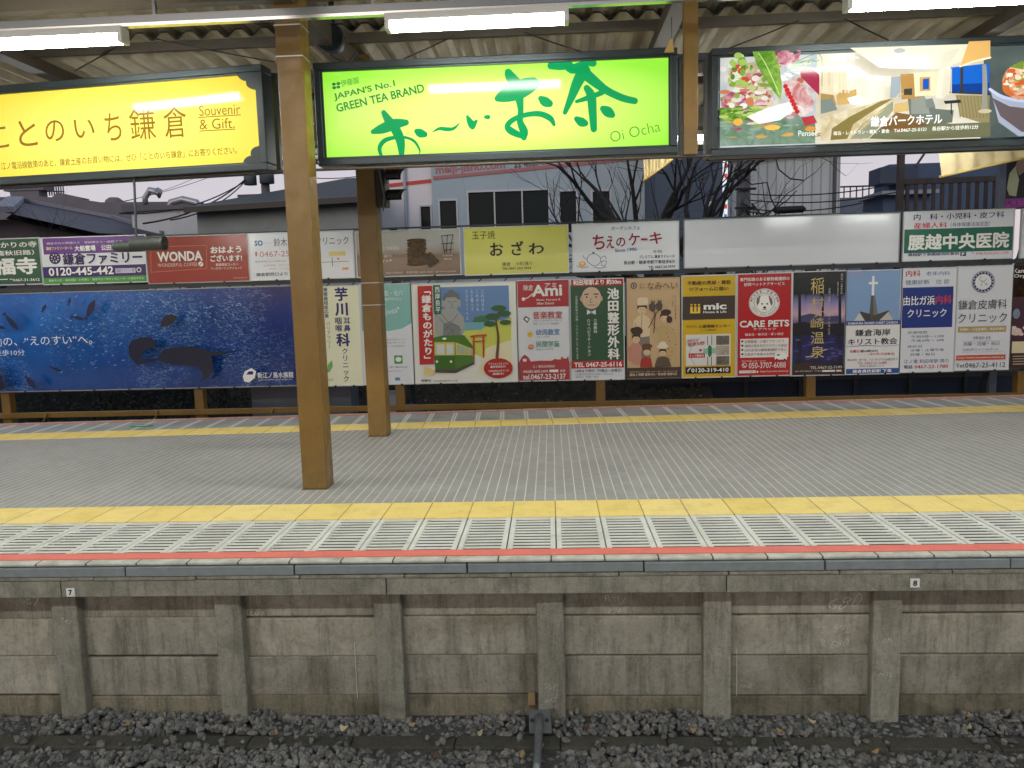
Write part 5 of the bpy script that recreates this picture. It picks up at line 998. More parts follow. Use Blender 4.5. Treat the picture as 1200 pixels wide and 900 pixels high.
B.r((70,40,52), 1134, 200, 1400, 470); B.r(0, 1134, 40, 1400, 205, m=fd); B.t(WH, 'Kamakura', 1146, 62, 1290, 84, .02); B.t(WH, 'Organic', 1146, 90, 1270, 112, .02); B.e((120,140,160), 1162, 290, 18, 26); B.e((206,190,180), 1160, 380, 30, 20)
for i in range(6): B.e((226,196,190), 1150+i*18, 360+(i % 3)*16, 12, 9)
B.r((214,206,170), 1138, 426, 1400, 486); B.r((60,44,40), 1134, 488, 1400, 560)
for i in range(4): B.r((190,170,150), 1142, 500+i*13, 1300, 504+i*13)
B.finish('advertising_board', 'dark maroon food board cut by the right picture edge', 'board', LO, panel((84,52,54)), M_FRD)
# ================================================================ what stands beyond the fence
GZ = -1.1
def K1_(x, y): return (x/3.636, 190+y/3.636)
def K2_(x, y): return (430+x/3.158, 170+y/3.158)
def K3_(x, y): return (790+x/2.927, 150+y/2.927)
def P2(pts, Y): return [(onY(*p, Y).x, onY(*p, Y).z) for p in pts]
def wallmat(n, c, a=.14): return mat(n, c, .8, noise=(.7,a,7), bump=(12,.15,.01))
def holed(b, x0, x1, z0, z1, y, holes, m, reveal=.12):
    """front wall sheet with real openings (sorted, not overlapping in x)"""
    hs_ = sorted(holes); cx = x0
    for a, c, q0, q1 in hs_:
        b.add([(cx,y,z0),(a,y,z0),(a,y,z1),(cx,y,z1)], [(0,1,2,3)], m)
        b.add([(a,y,z0),(c,y,z0),(c,y,q0),(a,y,q0)], [(0,1,2,3)], m); b.add([(a,y,q1),(c,y,q1),(c,y,z1),(a,y,z1)], [(0,1,2,3)], m)
        b.add([(a,y,q0),(a,y,q1),(a,y+reveal,q1),(a,y+reveal,q0)], [(0,1,2,3)], m); b.add([(c,y,q0),(c,y+reveal,q0),(c,y+reveal,q1),(c,y,q1)], [(0,1,2,3)], m)
        b.add([(a,y,q0),(a,y+reveal,q0),(c,y+reveal,q0),(c,y,q0)], [(0,1,2,3)], m); b.add([(a,y,q1),(c,y,q1),(c,y+reveal,q1),(a,y+reveal,q1)], [(0,1,2,3)], m); cx = c
    b.add([(cx,y,z0),(x1,y,z0),(x1,y,z1),(cx,y,z1)], [(0,1,2,3)], m)
M_GLASS = mat('dark_glass', (30,42,44), .1, spec=.1); M_WFR = mat('window_frame', (196,200,206), .5)
def shift(b, o): b.v = [(x-o[0], y-o[1], z-o[2]) for x, y, z in b.v]; return b
def window(root, o, a, c, q0, q1, y, bars=1):
    f = MB(); w = .05
    for x in (a, c): f.box(x-w if x == c else x, x if x == c else x+w, y-.03, y+.05, q0+w, q1-w, M_WFR)
    f.box(a, c, y-.03, y+.05, q0, q0+w, M_WFR); f.box(a, c, y-.03, y+.05, q1-w, q1, M_WFR)
    for i in range(1, bars): x = a+(c-a)*i/bars; f.box(x-.02, x+.02, y-.02, y+.04, q0+w, q1-w, M_WFR)
    wn = shift(f, o).build('window', root); g = MB(); g.box(a+.01, c-.01, y+.052, y+.07, q0+.01, q1-.01, M_GLASS); shift(g, o).build('pane', wn)
# ---- low factory far left with vents
Y = 34; o = (onY(60, 250, Y).x, Y, GZ); fac = empty('factory', o, 'long flat roofed factory silhouette behind the hip roofed house', 'building')
MF = wallmat('factory_wall', (112,110,116))
b = MB(); b.prismY([(onY(-160,300,Y).x, GZ)] + P2([(-160,231),(0,231),(42,230),(92,233),(118,237),(232,236),(232,300)], Y) + [(onY(232,300,Y).x, GZ)], Y, Y+.6, MF); shift(b, o).build('wall', fac)
b = MB(); x0, z0 = P2([K1_(38,150)], Y)[0]; x1, z1 = P2([K1_(158,118)], Y)[0]; b.box(x0, x1, Y+.1, Y+.7, z0-.5, z1, MF); b.box(x0-.25, x1+.25, Y+.05, Y+.8, z1, z1+.22, MF)
x0, z0 = P2([K1_(205,160)], Y)[0]; x1, z1 = P2([K1_(340,150)], Y)[0]; b.prismY([(x0,z0-1),(x1,z0-1),(x1,z1),(P2([K1_(238,128)],Y)[0]),(x0+.1,P2([K1_(205,150)],Y)[0][1])], Y+.1, Y+.7, MF); shift(b, o).build('roof_house', fac)
b = MB(); c = onY(*K1_(472,180), Y+.5); c1 = onY(*K1_(472,148), Y+.5); b.lathe([(.42,c.z-.5),(.42,c1.z-.35),(.36,c1.z-.12),(.2,c1.z),(0,c1.z+.02)], MF, (c.x, Y+.8, 0), n=16); shift(b, o).build('round_vent', fac, smooth=True)
MV = mat('vent_metal', (168,172,178), .4, .5)
a, c, d = onY(*K1_(620,178), Y), onY(*K1_(620,142), Y), onY(*K1_(676,131), Y); b = MB(); b.tube([a, (a.x,Y,c.z-.1), (a.x+.25,Y,c.z+.22), (a.x+.7,Y,d.z), (d.x,Y,d.z)], [.12,.12,.14,.17,.24], MV, 12); shift(b, o).build('vent_pipe', fac, smooth=True)
a, c = onY(*K1_(738,185), Y), onY(*K1_(730,160), Y); b = MB(); b.tube([(a.x-.3,Y,a.z-.4),(c.x,Y,c.z-.1),(c.x+.5,Y,c.z),(c.x+1.1,Y,c.z-.15),(c.x+1.3,Y,c.z-.7)], .15, MV, 12); shift(b, o).build('vent_pipe', fac, smooth=True)
b = MB()
for x in (212,222,232,242,252,262,272): p = onY(*K1_(x,143), Y+1); b.tube([(p.x,Y+1,p.z),(p.x,Y+1,p.z+.5)], .03, MF, 5)
p, q = onY(*K1_(212,124), Y+1), onY(*K1_(274,126), Y+1); b.tube([p,q], .03, MF, 5); shift(b, o).build('roof_rail', fac)
# ---- hip roofed house
Y = 19; o = (onY(60, 290, Y).x, Y, GZ); hs1 = empty('house', o, 'house with a dark plum coloured sloping roof and pale ridge at far left', 'house')
N = NT('plum_roof'); v, x, y, z = N.coord(); s_ = N.math('ABSOLUTE', N.math('SUBTRACT', N.math('FRACT', N.math('DIVIDE', x, .33)), .5)); c = N.mix(N.ramp(N.noise(v, .8, 6), (.4, 0.0), (.65, 1.0)), (48,45,60), (62,58,74)); c = N.mix(N.ramp(s_, (.44, 0.0), (.49, .6)), c, (36,34,44)); N.base(c); N.rgh(.55); M_PLUM = N.m
M_RIDGE = mat('pale_ridge', (120,124,138), .5)
e0 = [onY(*K1_(*p), Y) for p in ((-250,235),(20,212),(420,302),(690,312))]; rg = [onY(*K1_(*p), Y+5) for p in ((-250,182),(72,166),(92,168),(660,298))]
b = MB(); A_ = [onY(*K1_(-250,240), Y), onY(*K1_(20,212), Y), onY(*K1_(70,165), Y+4), onY(*K1_(-250,168), Y+4)]
b.add([tuple(p) for p in A_], [(0,1,2,3)], M_PLUM)
Bq = [onY(*K1_(20,214), Y), onY(*K1_(420,303), Y+.2), onY(*K1_(700,310), Y+3), onY(*K1_(480,240), Y+4), onY(*K1_(92,167), Y+4)]
b.add([tuple(p) for p in Bq], [(0,1,2,3,4)], M_PLUM); b.add([(p.x,p.y,p.z-.15) for p in Bq], [(4,3,2,1,0)], M_BLACK)  # underside in black: the shade below the eave put into the colour
shift(b, o).build('roof', hs1)
b = MB(); b.bar(A_[1]+Vector((0,-.02,.06)), A_[2]+Vector((0,0,.06)), .42, .14, M_RIDGE); b.bar(Bq[4]+Vector((0,0,.05)), Bq[3]+Vector((0,0,.05)), .12, .10, M_RIDGE); b.bar(Bq[3]+Vector((0,0,.05)), Bq[2]+Vector((0,0,.05)), .12, .10, M_RIDGE); shift(b, o).build('ridge', hs1)
b = MB(); x0, x1 = A_[0].x, Bq[2].x; b.box(x0, Bq[1].x-.3, Y+1.2, Y+5, GZ, Bq[1].z-.02, wallmat('house_wall', (74,70,78))); b.prismY([(x0, Bq[1].z), (Bq[1].x-.4, Bq[1].z), (A_[1].x, A_[1].z-.1), (x0, A_[1].z-.1)], Y+.8, Y+1.1, MATS['house_wall']); shift(b, o).build('wall', hs1)
# ---- pale shed with lean-to and long roofed warehouse
Y = 22; o = (onY(215, 260, Y).x, Y, GZ); sh_ = empty('shed', o, 'pale blank shed wall between the plum roof and the warehouse', 'shed')
x0, z1 = P2([K1_(560,214)], Y)[0]; x1, _ = P2([K1_(836,200)], Y)[0]
b = MB(); b.prismY([(x0,GZ),(x1,GZ),(x1,P2([K1_(836,198)],Y)[0][1]),(x0,z1)], Y, Y+.5, wallmat('pale_wall', (196,202,206))); shift(b, o).build('wall', sh_)
b = MB(); b.prismY([(x0-.2,z1),(x1,P2([K1_(836,198)],Y)[0][1]),(x1,P2([K1_(836,186)],Y)[0][1]),(x0-.2,z1+.2)], Y-.15, Y+.5, wallmat('grey_roof', (96,98,104))); shift(b, o).build('roof', sh_)
Y = 20; o = (onY(330, 260, Y).x, Y, GZ); wh = empty('warehouse', o, 'grey green warehouse with a dark sloping roof behind the thick column', 'building')
x0, x1 = onY(230, 240, Y).x, onY(437, 240, Y).x; zt0, zt1 = onY(230, 243, Y).z, onY(437, 236, Y).z
MW = wallmat('warehouse_wall', (142,152,150), .2)
b = MB(); b.prismY([(x0,GZ),(x1,GZ),(x1,zt1),(x0,zt0)], Y, Y+1.0, MW); shift(b, o).build('wall', wh)
N = NT('dark_roof'); v, x, y, z = N.coord(); s_ = N.math('ABSOLUTE', N.math('SUBTRACT', N.math('FRACT', N.math('DIVIDE', x, .42)), .5)); c = N.mix(N.ramp(s_, (.4, 0.0), (.48, 1.0)), (52,56,57), (30,34,36)); N.base(c); N.rgh(.6); M_DROOF = N.m
ra = [onY(*K1_(780,192), Y-.5), onY(437, 229, Y-.5), onY(437, 207, Y+5), onY(405, 209, Y+5), onY(*K1_(830,184), Y+1)]
b = MB(); b.add([tuple(p) for p in ra], [(0,1,2,3,4)], M_DROOF); b.add([(p.x,p.y,p.z-.14) for p in ra], [(4,3,2,1,0)], M_BLACK); b.add([tuple(ra[0]),tuple(ra[1]),(ra[1].x,ra[1].y,ra[1].z-.14),(ra[0].x,ra[0].y,ra[0].z-.14)], [(3,2,1,0)], M_BLACK); shift(b, o).build('roof', wh)  # black underside and front edge put the eave's shade into the colour
def vent_box(nm): pass
# ---- climbing vines on the warehouse, bare trees
M_BARK = mat('bare_bark', (46,44,44), .9, noise=(9,.3,5))
def bare(name, base, top, h, label, seed, spread=.55, r0=.14, depth=6, lean=(0,0), group='bare winter trees beyond the fence', n0=5):
    rnd = random.Random(seed); r = empty(name, base, label, 'tree', group); tr_ = MB(); br_ = MB()
    def grow(b, p, d, L, rad, lv_):
        pts = [p]; q = p.copy(); dd = d.copy()
        for i in range(4):
            dd = (dd + Vector((rnd.gauss(0,.13), rnd.gauss(0,.13), rnd.gauss(.02,.10)))).normalized(); q = q + dd*L/4; pts.append(q)
        b.tube(pts, [rad*(1-.12*i) for i in range(5)], M_BARK, 6 if rad > .03 else 4, cap=False)
        if lv_ <= 0: return
        for k in range(3 if lv_ > 1 else 2):
            i = (4,2,3)[k]; ax = dd.cross(Vector((rnd.gauss(0,1), rnd.gauss(0,1), rnd.gauss(0,1)))).normalized()
            nd = (Matrix.Rotation(rnd.uniform(.3, .3+spread), 3, ax) @ dd).normalized(); nd.z += .05; grow(br_, pts[i], nd.normalized(), L*rnd.uniform(.62,.86), rad*(1-.12*i)*rnd.uniform(.55,.72), lv_-1)
    T = [Vector((0,0,0)), Vector((.04,0,top*.4)), Vector((-.03+lean[0]*.5,0,top*.75)), Vector((lean[0],lean[1],top))]
    tr_.tube(T, [r0*1.3,r0,r0*.95,r0*.9], M_BARK, 8); tr_.build('trunk', r, smooth=True)
    for k in range(n0):
        a = 6.283*k/n0+rnd.uniform(-.4,.4); grow(br_, T[2+(k % 2)], Vector((math.cos(a)*.8, math.sin(a)*.5, rnd.uniform(.35,1.0))).normalized(), h*.34, r0*.6, depth-2)
    br_.build('branches', r, smooth=True); return r
p = onY(778, 262, 14.5); bare('bare_tree', (p.x,14.5,GZ), 2.9, 4.6, 'large bare tree with dark spreading branches in front of the hoarded building', 5, depth=6, r0=.2, n0=7)
p = onY(836, 262, 17); bare('bare_tree', (p.x,17,GZ), 3.0, 4.2, 'second bare tree with thin twigs before the dark building right of centre', 9, depth=3, r0=.09)
p = onY(892, 262, 15); bare('bare_tree', (p.x,15,GZ), 2.6, 3.0, 'twiggy bare bush in front of the grey corrugated building', 21, depth=4, r0=.05)
p = onY(262, 262, 18.5); bare('bare_tree', (p.x,18.5,GZ), 2.4, 2.6, 'bare vine climbing the grey green warehouse wall', 12, depth=6, r0=.06, spread=.9)
p = onY(200, 262, 17); bare('bare_tree', (p.x,17,GZ), 2.3, 1.7, 'small bare shrub before the pale shed wall', 33, depth=5, r0=.04)
p = onY(52, 262, 17); bare('bare_tree', (p.x,17,GZ), 3.2, 2.6, 'thin bare sapling in front of the plum roof', 41, depth=5, r0=.03, n0=4)
# ---- hoarded building behind the green sign
Y = 24; o = (onY(640, 250, Y).x, Y, GZ); hb = empty('office_building', o, 'white and blue grey building with a web address on its hoarding, behind the green sign', 'building')
MWH = wallmat('white_panel', (228,228,232), .05); MBL = wallmat('bluegrey_panel', (166,184,194), .06)
zt = onY(600, 120, Y).z; xa, xm, xb = onY(441, 230, Y).x, onY(507, 230, Y).x, onY(790, 230, Y).x
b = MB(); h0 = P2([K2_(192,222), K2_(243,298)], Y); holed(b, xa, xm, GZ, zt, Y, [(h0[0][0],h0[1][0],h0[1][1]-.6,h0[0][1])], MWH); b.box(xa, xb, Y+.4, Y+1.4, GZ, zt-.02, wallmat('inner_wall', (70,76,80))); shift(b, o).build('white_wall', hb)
wins = [((265,203),(342,330)),((370,172),(680,330)),((708,168),(782,330)),((828,168),(905,330))]
hl = []
for p, q in wins: a, c = P2([K2_(*p)], Y)[0], P2([K2_(*q)], Y)[0]; hl.append((a[0], c[0], c[1], a[1]))
b = MB(); holed(b, xm+.002, xb, GZ, zt, Y-.12, hl, MBL); shift(b, o).build('bluegrey_wall', hb)
for i, (a, c, q0, q1) in enumerate(hl): window(hb, o, a, c, q0, q1, Y-.12, bars=(1,3,1,1)[i])
window(hb, o, h0[0][0], h0[1][0], h0[1][1]-.6, h0[0][1], Y)
def strip(pts, w, m, y): 
    b = MB(); 
    for i in range(len(pts)-1): b.bar((pts[i][0],y,pts[i][1]), (pts[i+1][0],y,pts[i+1][1]), .02, w, m)
    return shift(b, o)
MRD = mat('red_stripe', (206,70,62), .6); MRD2 = mat('faded_red', (176,112,112), .6)
strip(P2([K2_(0,96),K2_(140,84)], Y), .10, MRD, Y-.02).build('red_stripe', hb); strip(P2([K2_(60,152),K2_(240,132)], Y), .10, MRD, Y-.02).build('red_stripe', hb)
strip(P2([K2_(246,122),K2_(560,92),K2_(880,60),K2_(1130,36)], Y-.12), .10, MRD2, Y-.14).build('red_stripe', hb)
a, c = P2([K2_(255,106), K2_(512,84)], Y-.12); vs, fs, bb = glyphs('meiji-jisho.com', .03, 3); ang = math.atan2(c[1]-a[1], c[0]-a[0]); L = math.hypot(c[0]-a[0], c[1]-a[1]); s = L/(bb[2]-bb[0]); b = MB()
b.add([(a[0]+((q[0]-bb[0])*math.cos(ang)-q[1]*math.sin(ang))*s, Y-.135, a[1]+((q[0]-bb[0])*math.sin(ang)+q[1]*math.cos(ang))*s) for q in vs], fs, MRD2); shift(b, o).build('lettering', hb)
a, c = P2([K2_(545,84), K2_(690,66)], Y-.12); vs, fs, bb = glyphs('△ 明治地所', .02, 2); s = (c[0]-a[0])/(bb[2]-bb[0]); b = MB(); b.add([(a[0]+(q[0]-bb[0])*s, Y-.135, a[1]+(q[0]-bb[0])*s*(c[1]-a[1])/(c[0]-a[0])+q[1]*s) for q in vs], fs, MRD2); shift(b, o).build('lettering', hb)
b = MB(); p = onY(*K2_(140,200), Y-.2); b.tube([(p.x,Y-.1,GZ),(p.x,Y-.1,zt)], .05, MBL, 8); shift(b, o).build('downpipe', hb)
# ---- dark building, lit vertical sign, corrugated building
Y = 23; o = (onY(820, 250, Y).x, Y, GZ); db = empty('dark_building', o, 'dark slate building behind the bare trees right of centre', 'building')
x0, x1 = onY(768, 240, Y-1.5).x, onY(850, 240, Y-1.5).x; b = MB(); h0 = P2([K3_(118,252), K3_(140,330)], Y-1.5); holed(b, x0, x1, GZ, 8, Y-1.5, [(h0[0][0], h0[1][0], h0[1][1], h0[0][1])], wallmat('slate_wall', (74,88,104), .1)); b.box(x0, x1, Y-1.2, Y+6, GZ, 7.98, MATS['slate_wall']); shift(b, o).build('wall', db); window(db, o, h0[0][0], h0[1][0], h0[1][1], h0[0][1], Y-1.5)
Y = 18; p0, p1 = onY(849.5, 262, Y), onY(849.5, 150, Y); k = Y/FPX; r = empty('vertical_sign', (p0.x, Y, GZ), 'thin glowing white sign with red and blue marks standing on end', 'sign')
b = MB(); b.box(-2.3*k, 2.3*k, -.05, .05, p0.z-GZ-.4, p1.z-GZ, mat('glowing_white', (220,230,236), .4, emit=(214,226,234), estr=.9)); b.build('lit_panel', r); b = MB(); b.box(-.04, .04, -.04, .04, 0, p0.z-GZ-.4, M_DARKST); b.build('pole', r)
b = MB()
for i in range(10): b.box(-1.7*k, 1.7*k, -.058, -.052, p0.z-GZ+.1+i*.22, p0.z-GZ+.2+i*.22, mat('sign_mark_red', (206,80,72), .5, emit=(206,80,72), estr=.6) if i % 3 else mat('sign_mark_blue', (90,140,196), .5, emit=(90,140,196), estr=.6))
b.build('mark', r)
Y = 26; o = (onY(930, 250, Y).x, Y, GZ); cb_ = empty('corrugated_building', o, 'tall grey corrugated building behind the hotel sign', 'building')
N = NT('grey_cladding'); v, x, y, z = N.coord(); s_ = N.math('ABSOLUTE', N.math('SUBTRACT', N.math('FRACT', N.math('DIVIDE', x, .28)), .5)); c = N.mix(N.ramp(s_, (.36, 0.0), (.48, 1.0)), (196,206,210), (150,160,166)); c = N.mix(N.ramp(N.noise(v, .5, 6, .6, 0, sc=(1,1,.3)), (.45, 0.0), (.7, .4)), c, (110,116,118)); N.base(c); N.rgh(.7); M_CLAD = N.m
x0, x1 = onY(852, 240, Y).x, onY(984, 240, Y).x; za, zb2 = onY(876, 188, Y).z, onY(984, 180, Y).z
b = MB(); b.prismY([(x0,GZ),(x1,GZ),(x1,zb2),(x0,za)], Y, Y+2, M_CLAD); shift(b, o).build('wall', cb_)
b = MB(); b.bar((x0-.1,Y-.05,za+.06), (x1+.1,Y-.05,zb2+.06), .3, .14, wallmat('eave_grey', (88,94,98))); shift(b, o).build('eave', cb_)
b = MB(); b.tube([(x1-.2,Y-.08,GZ),(x1-.2,Y-.08,zb2)], .06, MATS['eave_grey'], 8); shift(b, o).build('downpipe', cb_)
# ---- distant low roofs in the gap, balcony house, slatted fence
Y = 48; o = (onY(1015, 250, Y).x, Y, GZ); lo_ = empty('distant_building', o, 'low blue grey building with a roof railing far behind in the sky gap', 'building')
x0, x1 = onY(975, 240, Y).x, onY(1070, 240, Y).x; zz = onY(1010, 231, Y).z; b = MB(); b.box(x0, x1, Y, Y+8, GZ, zz, wallmat('far_wall', (96,108,124))); shift(b, o).build('wall', lo_)
b = MB(); z2 = onY(1010, 218, Y).z
for i in range(14): x = x0+(x1-x0)*i/13; b.tube([(x,Y+.1,zz),(x,Y+.1,z2)], .04, M_DARKST, 5)
b.tube([(x0,Y+.1,z2),(x1,Y+.1,z2)], .05, M_DARKST, 5); shift(b, o).build('roof_rail', lo_)
Y = 27; o = (onY(1080, 250, Y).x, Y, GZ); bh = empty('balcony_house', o, 'dark blue house with a jutting balcony at right behind the slatted fence', 'house')
MBH = wallmat('blue_wall', (70,88,116), .1); x0, x1 = onY(1041, 240, Y).x, onY(1190, 240, Y).x; zt = onY(1060, 192, Y).z
b = MB(); b.box(x0, x1, Y, Y+1.2, GZ, zt, MBH); shift(b, o).build('wall', bh)
b = MB(); q0, q1 = onY(1030, 206, Y-.8), onY(1075, 200, Y-.8); b.box(q0.x, q1.x, Y-.9, Y+.02, q0.z-.25, q0.z+.25, wallmat('balcony_grey', (62,72,90))); shift(b, o).build('balcony', bh)
b = MB(); q0 = onY(1026, 226, Y-1.5); b.box(q0.x, q0.x+1.7, Y-2, Y-.01, q0.z-.12, q0.z, mat('pale_eave', (140,146,158), .6)); b.box(q0.x+.2, q0.x+1.6, Y-1.6, Y-.02, GZ, q0.z-.12, MBH); shift(b, o).build('porch', bh)
Y = 13.5; o = (onY(1105, 250, Y).x, Y, GZ); sf = empty('slatted_fence', o, 'tall brown slatted timber fence with a gate post at right', 'fence')
MSL = mat('weathered_timber', (84,74,70), .8, noise=(6,.2,6)); b = MB()
p0 = onY(1054, 230, Y); b.box(p0.x-.04, p0.x+.05, Y-.05, Y+.05, GZ, onY(1054, 176, Y).z, MSL); shift(b, o).build('post', sf)
b = MB(); zt = onY(1100, 215, Y).z
for i in range(12): x = onY(1063+i*10.2, 235, Y).x; b.box(x-.028, x+.028, Y-.015, Y+.015, GZ, zt-.001, MSL)
b.box(p0.x, onY(1182,230,Y).x, Y-.03, Y+.03, zt, zt+.09, MSL); shift(b, o).build('slat_panel', sf)
b = MB(); q = onY(1050, 181, Y); b.box(q.x-.12, q.x+.22, Y-.06, Y+.06, q.z, q.z+.05, MSL); b.bar(onY(1073,195,Y), onY(1084,179,Y), .03, .03, MSL); shift(b, o).build('bracket', sf)
# poster on a grey post at the right edge
Y = 12.3; p0, p1 = onY(1177, 245, Y), onY(1240, 180, Y); r = empty('poster_stand', (p0.x, Y, GZ), 'tall dark poster with a cream figure above a magenta strip at the right edge', 'poster')
w = p1.x-p0.x; z0, z1 = p0.z-GZ, onY(1190, 168, Y).z-GZ
b = MB(); b.box(0, w, 0, .04, z0, z1, mat('poster_dark', (52,50,54), .4, noise=(1.6,.5,3))); b.build('panel', r); b = MB(); b.box(-.11, -.005, -.02, .06, 0, z1+.1, mat('grey_post', (116,122,134), .6)); b.build('post', r)
b = MB(); b.box(.01, w, -.003, 0, z0+.02, z0+.15, mat('magenta', (184,70,168), .4)); b.build('strip', r)
vs, fs, bb = glyphs('クリニカ', .03, 3); s = .075; b = MB(); b.add([(.03+(q[0]-bb[0])*s, -.005, z0+.055+q[1]*s) for q in vs], fs, ink((236,226,240))); b.build('lettering', r)
b = MB(); b.prismY([(.02,z0+.3),(.06,z0+.2),(.16,z0+.18),(.19,z0+.42),(.13,z0+.62),(.05,z0+.52)], -.003, 0, mat('cream_print', (206,206,160), .5)); b.prismY([(.13,z0+.62),(.19,z0+.48),(.34,z0+.6),(.4,z0+.9),(.2,z0+.86)], -.004, -.0005, mat('skin_print', (176,140,116), .5)); b.build('artwork', r)
# ---- cream roller blinds hanging from the rear edge of the canopy
def blind(pts, Y, label, seed, flip=False):
    q = [onY(*p, Y) for p in pts]; o = q[0]; r = empty('roller_blind', o, label, 'blind', 'cream roller blinds at the rear of the canopy'); rnd = random.Random(seed); b = MB(); n, m = 36, 10; ph = [rnd.uniform(0,6.28) for _ in range(4)]
    vs = []
    for j in range(m+1):
        for i in range(n+1):
            u, v_ = i/n, j/m; t = q[0].lerp(q[1], u); bt = q[3].lerp(q[2], u); p = t.lerp(bt, v_)
            fold = .045*math.sin(u*31+v_*3+ph[0])*(.35+.65*(1-v_)) + .03*math.sin(u*57+ph[1]-v_*4) + .02*math.sin(v_*9+u*11+ph[2])
            vs.append((p.x-o.x, p.y-o.y+fold-.06*v_, p.z-o.z))
    b.add(vs, [(j*(n+1)+i, (j+1)*(n+1)+i, (j+1)*(n+1)+i+1, j*(n+1)+i+1) for j in range(m) for i in range(n)], mat('cream_cloth', (222,204,160), .8, noise=(5,.10,5)))
    b.build('cloth', r, smooth=True)
    b = MB(); b.tube([q[3]-o+Vector((0,-.06,0)), q[2]-o+Vector((0,-.06,0))], .016, mat('blind_hem', (214,186,112), .6), 8); b.build('hem', r, smooth=True)
    b = MB(); b.tube([q[0]-o, q[1]-o], .03, M_DARKST, 8); b.build('roller', r)
blind([(1102,120),(1290,100),(1290,165),(1098,208)], 10.4, 'cream roller blind hanging askew under the hotel sign', 3)
blind([(752,120),(800,116),(787,187),(753,213)], 10.4, 'small corner of a cream blind below the right end of the green sign', 4)
# ---- utility poles and wires
def pole(px, Y, top, label, stuff=0, seed=1):
    p = onY(px, 250, Y); r = empty('utility_pole', (p.x, Y, GZ), label, 'utility pole', 'utility poles behind the station'); b = MB(); b.tube([(0,0,0),(0,0,top)], [.16,.12], mat('pole_concrete', (98,100,102), .8), 10); b.build('pole', r, smooth=True)
    return r, p
rp, pp = pole(313, 25, 8.6, 'utility pole carrying two transformers above the warehouse roof')
MT = mat('transformer', (86,96,106), .5)
for x, y, w, h in ((1078,70,26,34),(1148,60,30,38)):
    c = onY(*K1_(x,y+h*.9), 25); k = 25/FPX/3.636; b = MB(); b.lathe([(0,0),(w*k,0),(w*k,h*1.7*k),(w*.7*k,h*1.9*k),(0,h*1.9*k)], MT, (c.x-pp.x, -.2, c.z-GZ), n=14); b.build('transformer', rp, smooth=True)
b = MB(); z = onY(313, 196, 25).z-GZ; b.box(-1.1, 1.1, -.06, .06, z+.75, z+.85, M_DARKST); b.box(-.9, .9, -.06, .06, z-.9, z-.82, M_DARKST); b.build('crossarm', rp)
rp2, pp2 = pole(871, 16, 6.5, 'utility pole wrapped in tangled cables in front of the corrugated building')
rnd = random.Random(8); b = MB()
for i in range(11):
    z = rnd.uniform(3.0, 5.6); pts = [(rnd.uniform(-.1,.1), -.15, z)]
    for j in range(5): pts.append((pts[-1][0]+rnd.uniform(-.02,.32), -.18-rnd.uniform(0,.1), pts[-1][2]-rnd.uniform(-.12,.3)))
    b.tube(pts, .014, M_WIRE, 5)
for i in range(9): b.box(-.2, .2, -.2, -.14, 2.6+i*.36, 2.64+i*.36, M_WIRE)
b.build('cable', rp2)
def wire(pa, Ya, pb, Yb, sag, label, r=.012):
    a, c = onY(*pa, Ya), onY(*pb, Yb); o_ = empty('overhead_wire', a, label, 'wire', 'overhead wires behind the station'); b = MB(); pts = []
    for i in range(13): t = i/12; q = a.lerp(c, t); pts.append((q.x-a.x, q.y-a.y, q.z-a.z-sag*4*t*(1-t)))
    b.tube(pts, r, M_WIRE, 5); b.build('wire', o_)
wire((290,208),25,(168,262),17,.25,'thick overhead wire sloping down from the transformers to the plum roof',.022); wire((288,212),25,(140,250),20,.3,'second thick wire sloping down left from the transformers',.020); wire((286,214),25,(200,258),17,.2,'lowest of the wires dropping left from the transformers',.018)
wire((250,206),60,(60,250),40,.3,'thin faint wire high across the pale sky at left',.02); wire((240,203),60,(130,240),40,.2,'thinnest wire across the pale sky at left',.016)
wire((316,200),25,(440,203),25,.2,'wire running right from the transformers behind the column',.014); wire((316,190),25,(470,170),25,.2,'upper wire running right from the transformers behind the column',.014)
wire((872,227),16,(1060,213),16,.12,'overhead wire crossing the sky gap right of the corrugated building',.012); wire((872,234),16,(1052,225),16,.12,'lower overhead wire crossing the sky gap at right',.012); wire((872,244),16,(1010,238),16,.1,'lowest wire with a dark joint box before the corrugated building',.012)
p = onY(925, 246, 16); b = MB(); b.tube([(-.32,0,0),(-.26,0,.0),(.26,0,0.01),(.32,0,.01)], [.02,.07,.07,.02], M_WIRE, 8); ob = b.build('cable_joint', smooth=True); ob.location = p; tag(ob, 'dark joint box on the lowest wire before the corrugated building', 'cable joint')
# ---- below the boards: dark wall, leafy bank, box and tarp
Y = 13.0; M_NAVY = wallmat('navy_sheet', (52,62,84), .2)
x0, x1 = onY(748, 470, Y).x, onY(1260, 470, Y).x; r = empty('sheet_wall', ((x0+x1)/2, Y, GZ), 'dark navy sheet wall low behind the fence at right', 'wall'); b = MB()
b.box(x0-r.location.x, x1-r.location.x, 0, .08, 0, 2.3, M_NAVY); b.build('panel', r); b = MB()
for i in range(9): x = x0+(x1-x0)*i/8-r.location.x; b.box(x-.03, x+.03, -.05, -.001, 0, 2.2, M_DARKST)
b.box(x0-r.location.x, x1-r.location.x, -.04, -.0015, 1.0, 1.05, M_DARKST); b.build('batten', r)
r = empty('garden_wall', (-7.2, 13.6, GZ), 'dark low wall behind the aquarium board', 'wall'); b = MB(); b.box(-8, 10.5, 0, .15, 0, 1.75, mat('dark_wall', (44,46,46), .9, noise=(3,.3,6))); b.build('panel', r)
x0, x1 = onY(295, 475, 12.2).x, onY(412, 475, 12.2).x; zt = onY(350, 458, 12.2).z
